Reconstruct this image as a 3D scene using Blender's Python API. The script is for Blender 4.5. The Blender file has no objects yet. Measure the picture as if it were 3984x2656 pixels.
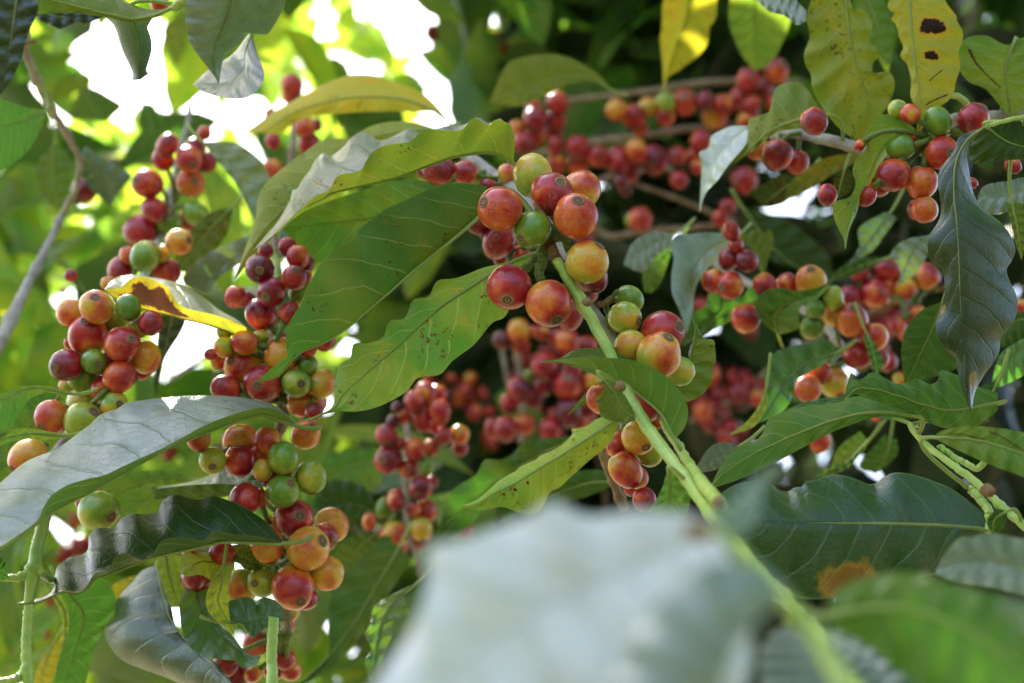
import bpy, math, random
import numpy as np
from mathutils import Vector, Matrix, Quaternion

# ------------------------------------------------------------------ camera, world, sun, exposure
scene = bpy.context.scene
C = scene.collection
W, H = 3984.0, 2656.0
FPX = 5473.0
cam_d = bpy.data.cameras.new("camera")
cam = bpy.data.objects.new("camera", cam_d)
C.objects.link(cam)
PITCH = math.radians(24)
cam.location = (0, 0, 1.35)
cam.rotation_euler = (math.pi / 2 + PITCH, 0, 0)
cam_d.sensor_width = 36.0
cam_d.lens = 36.0 * FPX / W
cam_d.clip_start = 0.01
cam_d.clip_end = 500
cam_d.dof.use_dof = True
cam_d.dof.focus_distance = 0.485
cam_d.dof.aperture_fstop = 7.8
cam_d.dof.aperture_blades = 7
scene.camera = cam

SUN_EL, SUN_AZ = math.radians(58), math.radians(-38)     # azimuth from +Y, negative = to the left
world = bpy.data.worlds.new("World")
scene.world = world
world.use_nodes = True
wn = world.node_tree.nodes
sky = wn.new("ShaderNodeTexSky")
sky.sky_type = 'NISHITA'
sky.sun_disc = False
sky.sun_elevation = SUN_EL
sky.sun_rotation = SUN_AZ
sky.dust_density = 5.0
sky.air_density = 1.0
sky.ozone_density = 1.0
wn["Background"].inputs[1].default_value = 0.15
world.node_tree.links.new(sky.outputs[0], wn["Background"].inputs[0])
sun_d = bpy.data.lights.new("sun", 'SUN')
sun_d.energy = 3.3
sun_d.angle = math.radians(0.6)
sun_d.color = (1.0, 0.95, 0.86)
sun = bpy.data.objects.new("sun", sun_d)
C.objects.link(sun)
sdir = Vector((math.sin(SUN_AZ) * math.cos(SUN_EL), math.cos(SUN_AZ) * math.cos(SUN_EL), math.sin(SUN_EL)))
sun.rotation_euler = sdir.to_track_quat('Z', 'Y').to_euler()
sun.location = sdir * 20
scene.view_settings.view_transform = 'Standard'
scene.view_settings.look = 'None'
scene.view_settings.exposure = 2.45
scene.view_settings.gamma = 1
scene.cycles.max_bounces = 10
scene.cycles.transmission_bounces = 8
scene.cycles.diffuse_bounces = 5
random.seed(7)
rng = np.random.RandomState(5)

CAM = np.array(cam.location)
FWD = np.array((0, math.cos(PITCH), math.sin(PITCH)))
RGT = np.array((1.0, 0, 0))
UPV = np.array((0, -math.sin(PITCH), math.cos(PITCH)))


def world_pt(x, y, d):
    """photo pixel (3984 wide) and depth in metres -> point of the place"""
    x = np.asarray(x, float); y = np.asarray(y, float); d = np.asarray(d, float)
    k = FWD + RGT * ((x - W / 2) / FPX)[..., None] - UPV * ((y - H / 2) / FPX)[..., None]
    return CAM + k * d[..., None]


# tracing frames: (x offset, y offset, scale) to photo pixels
FR = dict(F=(0, 0, .5904), Z1=(1600, 500, 1.866), Z2=(1600, 1150, 1.742), Z3=(0, 0, 1.742), Z4=(900, 0, 1.568),
          Z5=(2000, 0, 1.568), Z6=(3000, 0, 1.742), Z7=(0, 900, 1.742), Z8=(0, 1750, 1.731), Z9=(700, 850, 1.7425),
          Z10=(700, 1700, 1.64), Z11=(1300, 1300, 1.7425), Z12=(2500, 850, 1.65), Z13=(3100, 850, 1.65),
          Z14=(2700, 1700, 1.64))


def fr(f, pts):
    ox, oy, s = FR[f]
    return np.array([(ox + p[0] / s, oy + p[1] / s) for p in pts], float)


def catmull(P, n):
    P = np.asarray(P, float)
    if len(P) == 2:
        t = np.linspace(0, 1, n)[:, None]
        return P[0] * (1 - t) + P[1] * t
    Q = np.vstack([2 * P[0] - P[1], P, 2 * P[-1] - P[-2]])
    out = []
    for i in range(1, len(Q) - 2):
        p0, p1, p2, p3 = Q[i - 1], Q[i], Q[i + 1], Q[i + 2]
        for t in np.linspace(0, 1, 12, endpoint=False):
            out.append(.5 * ((2 * p1) + (-p0 + p2) * t + (2 * p0 - 5 * p1 + 4 * p2 - p3) * t * t + (-p0 + 3 * p1 - 3 * p2 + p3) * t ** 3))
    out.append(P[-1])
    out = np.array(out)
    L = np.concatenate([[0], np.cumsum(np.linalg.norm(np.diff(out[:, :2] if out.shape[1] == 2 else out, axis=0), axis=1))])
    s = np.linspace(0, L[-1], n)
    return np.stack([np.interp(s, L, out[:, k]) for k in range(out.shape[1])], 1)


# ------------------------------------------------------------------ materials
class NT:
    def __init__(s, name):
        s.m = bpy.data.materials.new(name); s.m.use_nodes = True
        s.t = s.m.node_tree; s.t.nodes.clear()
        s.out = s.n('OutputMaterial')

    def n(s, typ, **kw):
        nd = s.t.nodes.new('ShaderNode' + typ)
        for k, v in kw.items(): setattr(nd, k, v)
        return nd

    def put(s, sock, v):
        if isinstance(v, bpy.types.NodeSocket): s.t.links.new(v, sock)
        elif v is not None:
            if isinstance(v, (tuple, list)) and len(v) == 3 and sock.type == 'RGBA': v = (*v, 1)
            sock.default_value = v

    def math(s, op, a, b=0.0, c=0.0, clamp=False):
        nd = s.n('Math', operation=op, use_clamp=clamp)
        s.put(nd.inputs[0], a); s.put(nd.inputs[1], b); s.put(nd.inputs[2], c)
        return nd.outputs[0]

    def mix(s, f, a, b, mode='MIX'):
        nd = s.n('Mix', data_type='RGBA', blend_type=mode, clamp_factor=True)
        s.put(nd.inputs[0], f); s.put(nd.inputs[6], a); s.put(nd.inputs[7], b)
        return nd.outputs[2]

    def noise(s, vec, scale, detail=3, rough=.55, out=0, dist=0.0):
        nd = s.n('TexNoise'); s.put(nd.inputs['Vector'], vec)
        nd.inputs['Scale'].default_value = scale; nd.inputs['Detail'].default_value = detail
        nd.inputs['Roughness'].default_value = rough; nd.inputs['Distortion'].default_value = dist
        return nd.outputs[out]

    def ramp(s, f, stops, interp='LINEAR'):
        nd = s.n('ValToRGB'); s.put(nd.inputs[0], f)
        cr = nd.color_ramp; cr.interpolation = interp
        while len(cr.elements) < len(stops): cr.elements.new(.5)
        for e, (p, c) in zip(cr.elements, stops):
            e.position = p; e.color = (*c, 1) if len(c) == 3 else c
        return nd.outputs[0]

    def rng(s, v, a, b, c=0.0, d=1.0):
        nd = s.n('MapRange'); nd.interpolation_type = 'SMOOTHSTEP'
        s.put(nd.inputs[0], v); nd.inputs[1].default_value = a; nd.inputs[2].default_value = b
        nd.inputs[3].default_value = c; nd.inputs[4].default_value = d
        return nd.outputs[0]


def leaf_material(name, spots=(), lint=0.0, lines=(), wear=0.3, trans=.42, rust=0.0, nv=9, sheen_col=(.27, .295, .31), dome_k=1.0):
    """two-sided coffee leaf; object colour: R yellowness, G lightness, B grey sky sheen painted on the upper side"""
    T = NT(name)
    uv = T.n('UVMap'); uv.uv_map = 'UVMap'
    sp = T.n('SeparateXYZ'); T.put(sp.inputs[0], uv.outputs[0])
    su, v = sp.outputs[0], sp.outputs[1]
    s = T.math('ABSOLUTE', su)
    tc = T.n('TexCoord'); obj = tc.outputs['Object']
    oi = T.n('ObjectInfo')
    oc = T.n('SeparateColor'); T.put(oc.inputs[0], oi.outputs['Color'])
    yel, lum, sky_sheen = oc.outputs[0], oc.outputs[1], oc.outputs[2]
    geo = T.n('NewGeometry'); under = geo.outputs['Backfacing']
    n_big = T.noise(obj, 38, 3)
    n_mid = T.noise(obj, 160, 4)
    n_fine = T.noise(obj, 520, 3, .7)
    wob = T.math('ADD', T.math('MULTIPLY', T.math('SUBTRACT', n_mid, .5), .25), T.math('MULTIPLY', T.math('SUBTRACT', T.noise(obj, 22, 2), .5), 1.6))
    w = T.math('ADD', T.math('SUBTRACT', T.math('MULTIPLY', v, float(nv)), T.math('MULTIPLY', T.math('POWER', s, 1.25), 1.5)), wob)
    w = T.math('ADD', w, T.math('MULTIPLY', T.math('LESS_THAN', su, 0.0), .45))
    fw = T.math('FRACT', w)
    dist = T.math('MINIMUM', fw, T.math('SUBTRACT', 1.0, fw))
    vein = T.rng(dist, .012, .05, 1, 0)
    vein = T.math('MULTIPLY', vein, T.rng(s, .7, 1.0, 1, .15))
    # fine net of tertiary veins
    vor = T.n('TexVoronoi', feature='DISTANCE_TO_EDGE'); T.put(vor.inputs['Vector'], obj); vor.inputs['Scale'].default_value = 330
    net = T.rng(vor.outputs[0], .0, .09, 1, 0)
    mid = T.rng(s, .012, .03, 1, 0)
    edge = T.rng(s, .965, 1.0, 0, 1)
    yv = T.math('ADD', yel, T.math('MULTIPLY', T.math('SUBTRACT', n_big, .56), 1.0), clamp=True)
    top = T.mix(yv, (.016, .048, .008), (.19, .20, .012))
    top = T.mix(T.math('MULTIPLY', n_mid, .25), top, (.03, .09, .02))
    und = T.mix(yv, (.085, .18, .035), (.34, .32, .03))
    und = T.mix(T.math('MULTIPLY', n_mid, .4), und, (.13, .20, .045))
    col = T.mix(under, top, und)
    col = T.mix(T.math('MULTIPLY', T.math('MULTIPLY', sky_sheen, T.rng(T.noise(obj, 62, 6, .68), .30, .62, .40, 1.05)), T.math('SUBTRACT', 1.0, under)), col, sheen_col)  # grey film painted for the sky's reflection on upper sides
    veincol = T.mix(under, (.11, .19, .05), (.36, .42, .14))
    col = T.mix(T.math('MULTIPLY', vein, T.math('ADD', .38, T.math('MULTIPLY', under, .4))), col, veincol)
    col = T.mix(T.math('MULTIPLY', net, .12), col, veincol)
    col = T.mix(T.math('MULTIPLY', edge, .6), col, (.26, .32, .09))
    trc = T.mix(yv, (.10, .31, .025), (.75, .55, .02))
    trc = T.mix(T.math('MULTIPLY', vein, .5), trc, (.30, .36, .05))
    trc = T.mix(T.math('MULTIPLY', net, .25), trc, (.1, .2, .01))
    # small wear: rust-coloured freckles gathered in patches
    patch = T.rng(T.noise(obj, 60, 3, dist=.5), .50, .64)
    freck = T.rng(n_fine, .57, .64)
    wr = T.math('MULTIPLY', T.math('MULTIPLY', patch, freck), wear)
    col = T.mix(wr, col, (.10, .045, .012)); trc = T.mix(wr, trc, (.10, .04, .01))
    if rust:
        rp = T.math('MULTIPLY', T.rng(T.noise(obj, 90, 4, .7, dist=1.0), .60 - .1 * rust, .78 - .1 * rust), rust)
        col = T.mix(rp, col, (.40, .22, .015)); trc = T.mix(rp, trc, (.85, .35, .02))
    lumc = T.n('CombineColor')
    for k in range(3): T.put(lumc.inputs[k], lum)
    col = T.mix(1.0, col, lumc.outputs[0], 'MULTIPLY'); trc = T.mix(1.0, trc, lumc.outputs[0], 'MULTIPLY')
    hole = None
    for (cu, cv, ru, rv, kind) in spots:
        du = T.math('DIVIDE', T.math('SUBTRACT', su, cu), ru); dv = T.math('DIVIDE', T.math('SUBTRACT', v, cv), rv)
        r = T.math('SQRT', T.math('ADD', T.math('MULTIPLY', du, du), T.math('MULTIPLY', dv, dv)))
        r = T.math('ADD', r, T.math('MULTIPLY', T.math('SUBTRACT', T.noise(obj, 150, 6, .75), .5), 2.4))
        halo = T.rng(r, .95, 1.5, 1, 0); core = T.rng(r, .82, 1.0, 1, 0)
        if kind == 'rust': core = T.math('MULTIPLY', core, .6)
        hc, cc = {'dark': ((.55, .30, .01), (.022, .008, .004)), 'rust': ((.30, .16, .01), (.17, .06, .01)),
                  'brown': ((.34, .22, .02), (.075, .028, .013))}[kind]
        col = T.mix(T.math('MULTIPLY', halo, .9), col, hc); trc = T.mix(halo, trc, (.55, .36, .02))
        col = T.mix(core, col, cc); trc = T.mix(core, trc, cc)
    for (u0, v0, u1, v1, th) in lines:
        # worm-like scar: distance to a segment, wobbling
        ax, ay = u1 - u0, (v1 - v0) * 4
        L2 = ax * ax + ay * ay
        px = T.math('SUBTRACT', su, u0); py = T.math('MULTIPLY', T.math('SUBTRACT', v, v0), 4.0)
        h = T.math('DIVIDE', T.math('ADD', T.math('MULTIPLY', px, ax), T.math('MULTIPLY', py, ay)), L2, clamp=True)
        dx = T.math('SUBTRACT', px, T.math('MULTIPLY', h, ax)); dy = T.math('SUBTRACT', py, T.math('MULTIPLY', h, ay))
        dd = T.math('SQRT', T.math('ADD', T.math('MULTIPLY', dx, dx), T.math('MULTIPLY', dy, dy)))
        dd = T.math('ADD', dd, T.math('MULTIPLY', T.math('ABSOLUTE', T.math('SUBTRACT', n_mid, .5)), th * 2.2))
        lm = T.rng(dd, th * .5, th, 1, 0)
        col = T.mix(lm, col, (.07, .02, .008)); trc = T.mix(lm, trc, (.07, .02, .008))
    if lint:
        # pale fibres and dust specks
        mp = T.n('Mapping'); T.put(mp.inputs[0], obj); mp.inputs['Scale'].default_value = (1, .35, .6); mp.inputs['Rotation'].default_value = (.4, .7, .5)
        vr = T.n('TexVoronoi'); T.put(vr.inputs['Vector'], T.mix(.03, mp.outputs[0], T.noise(obj, 200, 2, out=1)))
        vr.inputs['Scale'].default_value = 420
        lt = T.math('MULTIPLY', T.rng(vr.outputs['Distance'], .05, .14, 1, 0), T.rng(T.noise(obj, 45, 2), .42, .6))
        col = T.mix(T.math('MULTIPLY', lt, lint), col, (.55, .6, .5))
    p = T.n('BsdfPrincipled')
    T.put(p.inputs['Base Color'], col)
    T.put(p.inputs['Roughness'], T.math('ADD', T.math('ADD', .22, T.math('MULTIPLY', under, .22)), T.math('MULTIPLY', n_mid, .16)))
    T.put(p.inputs['Specular IOR Level'], T.math('SUBTRACT', .62, T.math('MULTIPLY', under, .35)))
    hgt = T.math('ADD', T.math('MULTIPLY', T.math('ADD', vein, mid), -.8), T.math('ADD', T.math('MULTIPLY', net, -.16), T.math('MULTIPLY', n_mid, .7)))
    bp = T.n('Bump'); bp.inputs['Strength'].default_value = .5; bp.inputs['Distance'].default_value = .00055
    dome = T.math('MULTIPLY', T.math('SINE', T.math('MULTIPLY', fw, math.pi)), T.math('MULTIPLY', T.rng(s, .75, 1.0, .9, .2), T.rng(n_big, .3, .7, .15 * dome_k, dome_k)))
    T.put(bp.inputs['Height'], T.math('ADD', hgt, dome)); T.put(p.inputs['Normal'], bp.outputs[0])
    tr = T.n('BsdfTranslucent'); T.put(tr.inputs[0], trc); T.put(tr.inputs['Normal'], bp.outputs[0])
    mx = T.n('MixShader'); mx.inputs[0].default_value = trans
    T.put(mx.inputs[1], p.outputs[0]); T.put(mx.inputs[2], tr.outputs[0])
    T.put(T.out.inputs[0], mx.outputs[0])
    return T.m


def cherry_material():
    """object colour: R ripeness (0 green .. 1 crimson, more = dark), G blush side shift, B seed; object space is the unit fruit"""
    T = NT('cherry_skin')
    tc = T.n('TexCoord'); obj = tc.outputs['Object']
    oi = T.n('ObjectInfo'); oc = T.n('SeparateColor'); T.put(oc.inputs[0], oi.outputs['Color'])
    rp, shift, seed = oc.outputs[0], oc.outputs[1], oc.outputs[2]
    off = T.n('CombineXYZ')
    for k, f in enumerate((43.0, 27.0, 59.0)): T.put(off.inputs[k], T.math('MULTIPLY', seed, f))
    va = T.n('VectorMath', operation='ADD'); T.put(va.inputs[0], obj); T.put(va.inputs[1], off.outputs[0]); vec = va.outputs[0]
    n1 = T.noise(vec, .75, 2, .4); n2 = T.noise(vec, 2.6, 5, .62); n3 = T.noise(vec, 16, 3); n4 = T.noise(vec, 1.5, 2)
    so = T.n('SeparateXYZ'); T.put(so.inputs[0], obj)
    # fine meridian streaks
    mp = T.n('Mapping'); T.put(mp.inputs[0], vec); mp.inputs['Scale'].default_value = (9, 9, 1.2)
    streak = T.noise(mp.outputs[0], 1.0, 3, .6)
    f = T.math('ADD', rp, T.math('MULTIPLY', T.math('SUBTRACT', n1, .5), T.math('MULTIPLY', shift, .85)))
    f = T.math('ADD', f, T.math('MULTIPLY', so.outputs[2], .05))
    f = T.math('ADD', f, T.math('MULTIPLY', T.math('SUBTRACT', n2, .5), .16))
    f = T.math('ADD', f, T.math('MULTIPLY', T.math('SUBTRACT', streak, .5), .10))
    f = T.math('MULTIPLY', f, .8, clamp=True)
    col = T.ramp(f, [(0.0, (.09, .19, .012)), (.15, (.16, .28, .018)), (.27, (.40, .40, .035)), (.37, (.68, .33, .03)),
                     (.46, (.64, .12, .022)), (.53, (.46, .016, .016)), (.61, (.30, .004, .020)), (.73, (.14, .002, .020)), (.86, (.05, .003, .012)), (1, (.014, .006, .008))])
    dots = T.math('MULTIPLY', T.rng(n3, .66, .72), .30)
    col = T.mix(dots, col, (.75, .55, .30))
    net = T.rng(T.math('ABSOLUTE', T.math('SUBTRACT', T.noise(vec, 4.5, 5, .72), .5)), .0, .030, 1, 0)
    msk = T.math('MULTIPLY', T.rng(n4, .56, .66), net)
    col = T.mix(T.math('MULTIPLY', msk, .6), col, (.55, .36, .20))
    seam = T.rng(T.math('ABSOLUTE', T.math('SUBTRACT', T.noise(vec, .9, 2, .5), .5)), .001, .006, 1, 0)
    col = T.mix(T.math('MULTIPLY', seam, .45), col, (.13, .06, .025))
    blot = T.rng(T.noise(vec, 3.4, 4, .6), .66, .74)
    col = T.mix(T.math('MULTIPLY', blot, .4), col, (.12, .03, .015))
    # cork halo round the calyx
    rad = T.math('SQRT', T.math('ADD', T.math('MULTIPLY', so.outputs[0], so.outputs[0]), T.math('MULTIPLY', so.outputs[1], so.outputs[1])))
    halo = T.math('MULTIPLY', T.rng(T.math('ADD', rad, T.math('MULTIPLY', T.math('SUBTRACT', n2, .5), .35)), .24, .36, 1, 0), T.math('GREATER_THAN', so.outputs[2], .5))
    col = T.mix(T.math('MULTIPLY', halo, .6), col, (.34, .17, .08))
    p = T.n('BsdfPrincipled'); T.put(p.inputs['Base Color'], col)
    T.put(p.inputs['Roughness'], T.math('ADD', T.math('ADD', .20, T.math('MULTIPLY', n2, .22)), T.math('MULTIPLY', msk, .3)))
    p.inputs['Subsurface Weight'].default_value = .12
    p.inputs['Subsurface Radius'].default_value = (1, .25, .1)
    p.inputs['Subsurface Scale'].default_value = .002
    p.inputs['Coat Weight'].default_value = .35; p.inputs['Coat Roughness'].default_value = .10; p.inputs['Specular IOR Level'].default_value = .4
    bp = T.n('Bump'); bp.inputs['Strength'].default_value = .3; bp.inputs['Distance'].default_value = .0004
    T.put(bp.inputs['Height'], T.math('ADD', T.math('ADD', n2, T.math('MULTIPLY', n3, .2)), T.math('MULTIPLY', msk, .5)))
    T.put(p.inputs['Normal'], bp.outputs[0])
    T.put(T.out.inputs[0], p.outputs[0])
    return T.m


def scar_material():
    T = NT('calyx_scar_cork')
    tc = T.n('TexCoord'); obj = tc.outputs['Object']
    so = T.n('SeparateXYZ'); T.put(so.inputs[0], obj)
    rad = T.math('SQRT', T.math('ADD', T.math('MULTIPLY', so.outputs[0], so.outputs[0]), T.math('MULTIPLY', so.outputs[1], so.outputs[1])))
    oi = T.n('ObjectInfo')
    n = T.noise(obj, 9, 4, .7); rad = T.math('ADD', rad, T.math('MULTIPLY', T.math('SUBTRACT', n, .5), .06))
    col = T.ramp(T.math('MULTIPLY', rad, 3.4), [(0, (.012, .006, .004)), (.2, (.05, .022, .012)), (.3, (.36, .24, .13)), (.42, (.16, .085, .04)), (.56, (.10, .045, .02)), (.72, (.42, .29, .16)), (.88, (.26, .14, .06)), (1, (.30, .12, .05))])
    col = T.mix(T.math('MULTIPLY', T.rng(n, .4, .7), .4), col, (.12, .06, .03))
    col = T.mix(T.math('MULTIPLY', oi.outputs['Random'], .6), col, (.07, .035, .018))
    p = T.n('BsdfPrincipled'); T.put(p.inputs['Base Color'], col); p.inputs['Roughness'].default_value = .8
    bp = T.n('Bump'); bp.inputs['Strength'].default_value = .6; bp.inputs['Distance'].default_value = .0004
    T.put(bp.inputs['Height'], n); T.put(p.inputs['Normal'], bp.outputs[0])
    T.put(T.out.inputs[0], p.outputs[0])
    return T.m


def bark_material(name, c1, c2, c3, rough=.6, scale=1.0, gloss=.3):
    T = NT(name)
    tc = T.n('TexCoord'); obj = tc.outputs['Object']
    mp = T.n('Mapping'); T.put(mp.inputs[0], obj)
    uv = T.n('UVMap'); uv.uv_map = 'UVMap'
    mpu = T.n('Mapping'); T.put(mpu.inputs[0], uv.outputs[0]); mpu.inputs['Scale'].default_value = (14, 60, 1)
    n1 = T.noise(obj, 120 * scale, 4); n2 = T.noise(mpu.outputs[0], 1.0, 4, .6); n3 = T.noise(obj, 900 * scale, 3)
    col = T.mix(T.rng(n1, .35, .65), c1, c2)
    col = T.mix(T.math('MULTIPLY', T.rng(n2, .5, .75), .6), col, c3)
    col = T.mix(T.math('MULTIPLY', T.rng(n3, .6, .75), .3), col, tuple(x * .3 for x in c1))
    p = T.n('BsdfPrincipled'); T.put(p.inputs['Base Color'], col); p.inputs['Roughness'].default_value = rough
    p.inputs['Specular IOR Level'].default_value = gloss
    bp = T.n('Bump'); bp.inputs['Strength'].default_value = .5; bp.inputs['Distance'].default_value = .0005
    T.put(bp.inputs['Height'], T.math('ADD', n2, T.math('MULTIPLY', n3, .4))); T.put(p.inputs['Normal'], bp.outputs[0])
    T.put(T.out.inputs[0], p.outputs[0])
    return T.m


M_LEAF = leaf_material('coffee_leaf')
M_LEAF_WORN = leaf_material('coffee_leaf_worn', wear=1.0, rust=.35)
M_LEAF_RUST = leaf_material('coffee_leaf_turning', wear=.9, rust=.8, trans=.5)
M_LEAF_LINT = leaf_material('coffee_leaf_dusty', lint=.55, wear=.3, trans=.3)
M_LEAF_FAR = leaf_material('coffee_leaf_far', wear=.2, trans=.5)
M_LEAF_SUNLIT = leaf_material('coffee_leaf_sunlit', wear=.1, trans=.62)  # sunlit copy of the leaf; raised lightness puts sunlight into its colour
M_LEAF_DARK = leaf_material('coffee_leaf_dark', lint=.6, wear=.2, trans=.06, dome_k=.4)
M_LEAF_SHADE = leaf_material('coffee_leaf_shaded', wear=.2, trans=.3)  # shaded copy of the leaf; lowered lightness puts shade into its colour
M_LEAF_SHEEN = leaf_material('coffee_leaf_sheen', wear=.2, trans=.13, lint=.12, dome_k=.25)  # for leaves with the painted sky sheen
M_CHERRY = cherry_material()
M_GREEN = bark_material('green_shoot', (.27, .42, .05), (.42, .52, .11), (.46, .50, .22), .34, .8, .55)
M_WOOD = bark_material('woody_bark', (.20, .13, .085), (.33, .24, .17), (.12, .07, .04), .75)
M_GREY = bark_material('grey_bark', (.26, .22, .19), (.40, .36, .31), (.13, .09, .06), .7)
M_RIB = bark_material('leaf_midrib', (.26, .34, .08), (.34, .40, .12), (.28, .34, .1), .45, 1, .4)
def rib_material():
    m = bark_material('leaf_midrib', (.30, .38, .10), (.40, .46, .15), (.34, .38, .12), .42, 1, .4)
    t = m.node_tree; out = [n for n in t.nodes if n.type == 'OUTPUT_MATERIAL'][0]; pr = out.inputs[0].links[0].from_socket
    tr = t.nodes.new('ShaderNodeBsdfTranslucent'); tr.inputs[0].default_value = (.5, .62, .15, 1)
    mx = t.nodes.new('ShaderNodeMixShader'); mx.inputs[0].default_value = .4
    t.links.new(pr, mx.inputs[1]); t.links.new(tr.outputs[0], mx.inputs[2]); t.links.new(mx.outputs[0], out.inputs[0])
    return m


M_RIB = rib_material()
M_STALK = bark_material('fruit_stalk', (.10, .16, .03), (.17, .22, .05), (.12, .08, .03), .5, .02)
M_SCAR = scar_material()
M_NODE = bark_material('cork_node', (.12, .06, .025), (.28, .16, .07), (.05, .03, .02), .85, 2)


# ------------------------------------------------------------------ objects
def mesh_obj(name, verts, faces, mats, parent=None, uvs=None, midx=None, smooth=True):
    me = bpy.data.meshes.new(name)
    me.from_pydata([tuple(v) for v in verts], [], faces)
    if uvs is not None:
        ul = me.uv_layers.new(name='UVMap')
        li = np.empty(len(me.loops), int); me.loops.foreach_get('vertex_index', li)
        ul.data.foreach_set('uv', np.asarray(uvs, float)[li].ravel())
    for m in mats: me.materials.append(m)
    if midx is not None: me.polygons.foreach_set('material_index', midx)
    if smooth: me.polygons.foreach_set('use_smooth', [True] * len(me.polygons))
    me.update()
    o = bpy.data.objects.new(name, me)
    C.objects.link(o)
    if parent is not None:
        o.parent = parent
    return o


def link_at(o, loc):
    """move the mesh origin to loc (in parent's frame) while the shape stays where it is"""
    me = o.data
    me.transform(Matrix.Translation(-Vector(loc)))
    o.location = loc


def tube(path, radii, seg=10, cap=True, flat=1.0, lump=0.0):
    path = np.asarray(path, float); n = len(path)
    radii = np.interp(np.linspace(0, 1, n), np.linspace(0, 1, len(radii)), radii)
    T = np.gradient(path, axis=0); T /= np.linalg.norm(T, axis=1)[:, None] + 1e-12
    ref = np.array((0.3, .2, 1.0)) if abs(T[0][2]) < .8 else np.array((1.0, .1, 0))
    V = []; U = []
    a = np.linspace(0, 2 * math.pi, seg, endpoint=False)
    L = np.concatenate([[0], np.cumsum(np.linalg.norm(np.diff(path, axis=0), axis=1))])
    N = np.cross(T[0], ref); N /= np.linalg.norm(N)
    for i in range(n):
        N = N - T[i] * N.dot(T[i]); N /= np.linalg.norm(N) + 1e-12
        B = np.cross(T[i], N)
        for j in range(seg):
            r = radii[i] * (1 + lump * math.sin(3 * a[j] + 2.3 * i) * .5)
            V.append(path[i] + N * r * math.cos(a[j]) + B * r * flat * math.sin(a[j])); U.append((j / seg, L[i] * 10))
    Fc = []
    for i in range(n - 1):
        for j in range(seg):
            k = (j + 1) % seg
            Fc.append((i * seg + j, i * seg + k, (i + 1) * seg + k, (i + 1) * seg + j))
    if cap:
        Fc.append(tuple(range(seg - 1, -1, -1))); Fc.append(tuple((n - 1) * seg + j for j in range(seg)))
    return V, Fc, U


class Thing:
    def __init__(s, name, label, cat, group=None, at=('F', 1000, 700, .6)):
        ox, oy, sc = FR[at[0]]
        p = world_pt(ox + at[1] / sc, oy + at[2] / sc, at[3])
        s.o = bpy.data.objects.new(name, None); C.objects.link(s.o)
        s.o.empty_display_size = .02
        s.o.location = p; s.base = p
        s.o['label'] = label; s.o['category'] = cat
        if group: s.o['group'] = group
        s.pts = []

    def add(s, name, V, Fc, mats, U=None, midx=None, parent=None, color=None, label=None, loc=None):
        V = np.asarray(V, float)
        o = mesh_obj(name, V, Fc, mats, None, U, midx)
        par = parent or s.o
        wl = np.array(par.matrix_world.translation) if parent else s.base
        if parent: wl = parent['_w']
        if loc is None: loc = V.mean(0)
        o.data.transform(Matrix.Translation(-Vector(loc)))
        o.parent = par
        o.location = Vector(loc) - Vector(wl)
        o['_w'] = [float(x) for x in loc]
        if color: o.color = (*color, 1)
        if label: o['label'] = label
        return o

    def stem(s, f, pts, d, r, mat=None, nodes=(), name='stem', seg=12, label=None, lump=.12, step=.003):
        """pts in frame f; d depths along; r radii in metres"""
        P = fr(f, pts); n = max(14, len(pts) * 7)
        Q = catmull(P, n)
        dd = np.interp(np.linspace(0, 1, n), np.linspace(0, 1, len(d)), d)
        path = world_pt(Q[:, 0], Q[:, 1], dd)
        r = np.interp(np.linspace(0, 1, n), np.linspace(0, 1, len(r)), r)
        for t in nodes:
            k = np.arange(n) / (n - 1.0)
            r = r * (1 + .38 * np.exp(-((k - t) / .012) ** 2))
        path = path + rng.normal(0, .00012, path.shape)
        V, Fc, U = tube(path, r, seg, lump=.02 if mat == M_GREEN else lump)
        s.pts.extend(path[::2])
        return s.add(name, V, Fc, [mat or M_WOOD], U, label=label)


NTS, NSS = 56, 7


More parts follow.
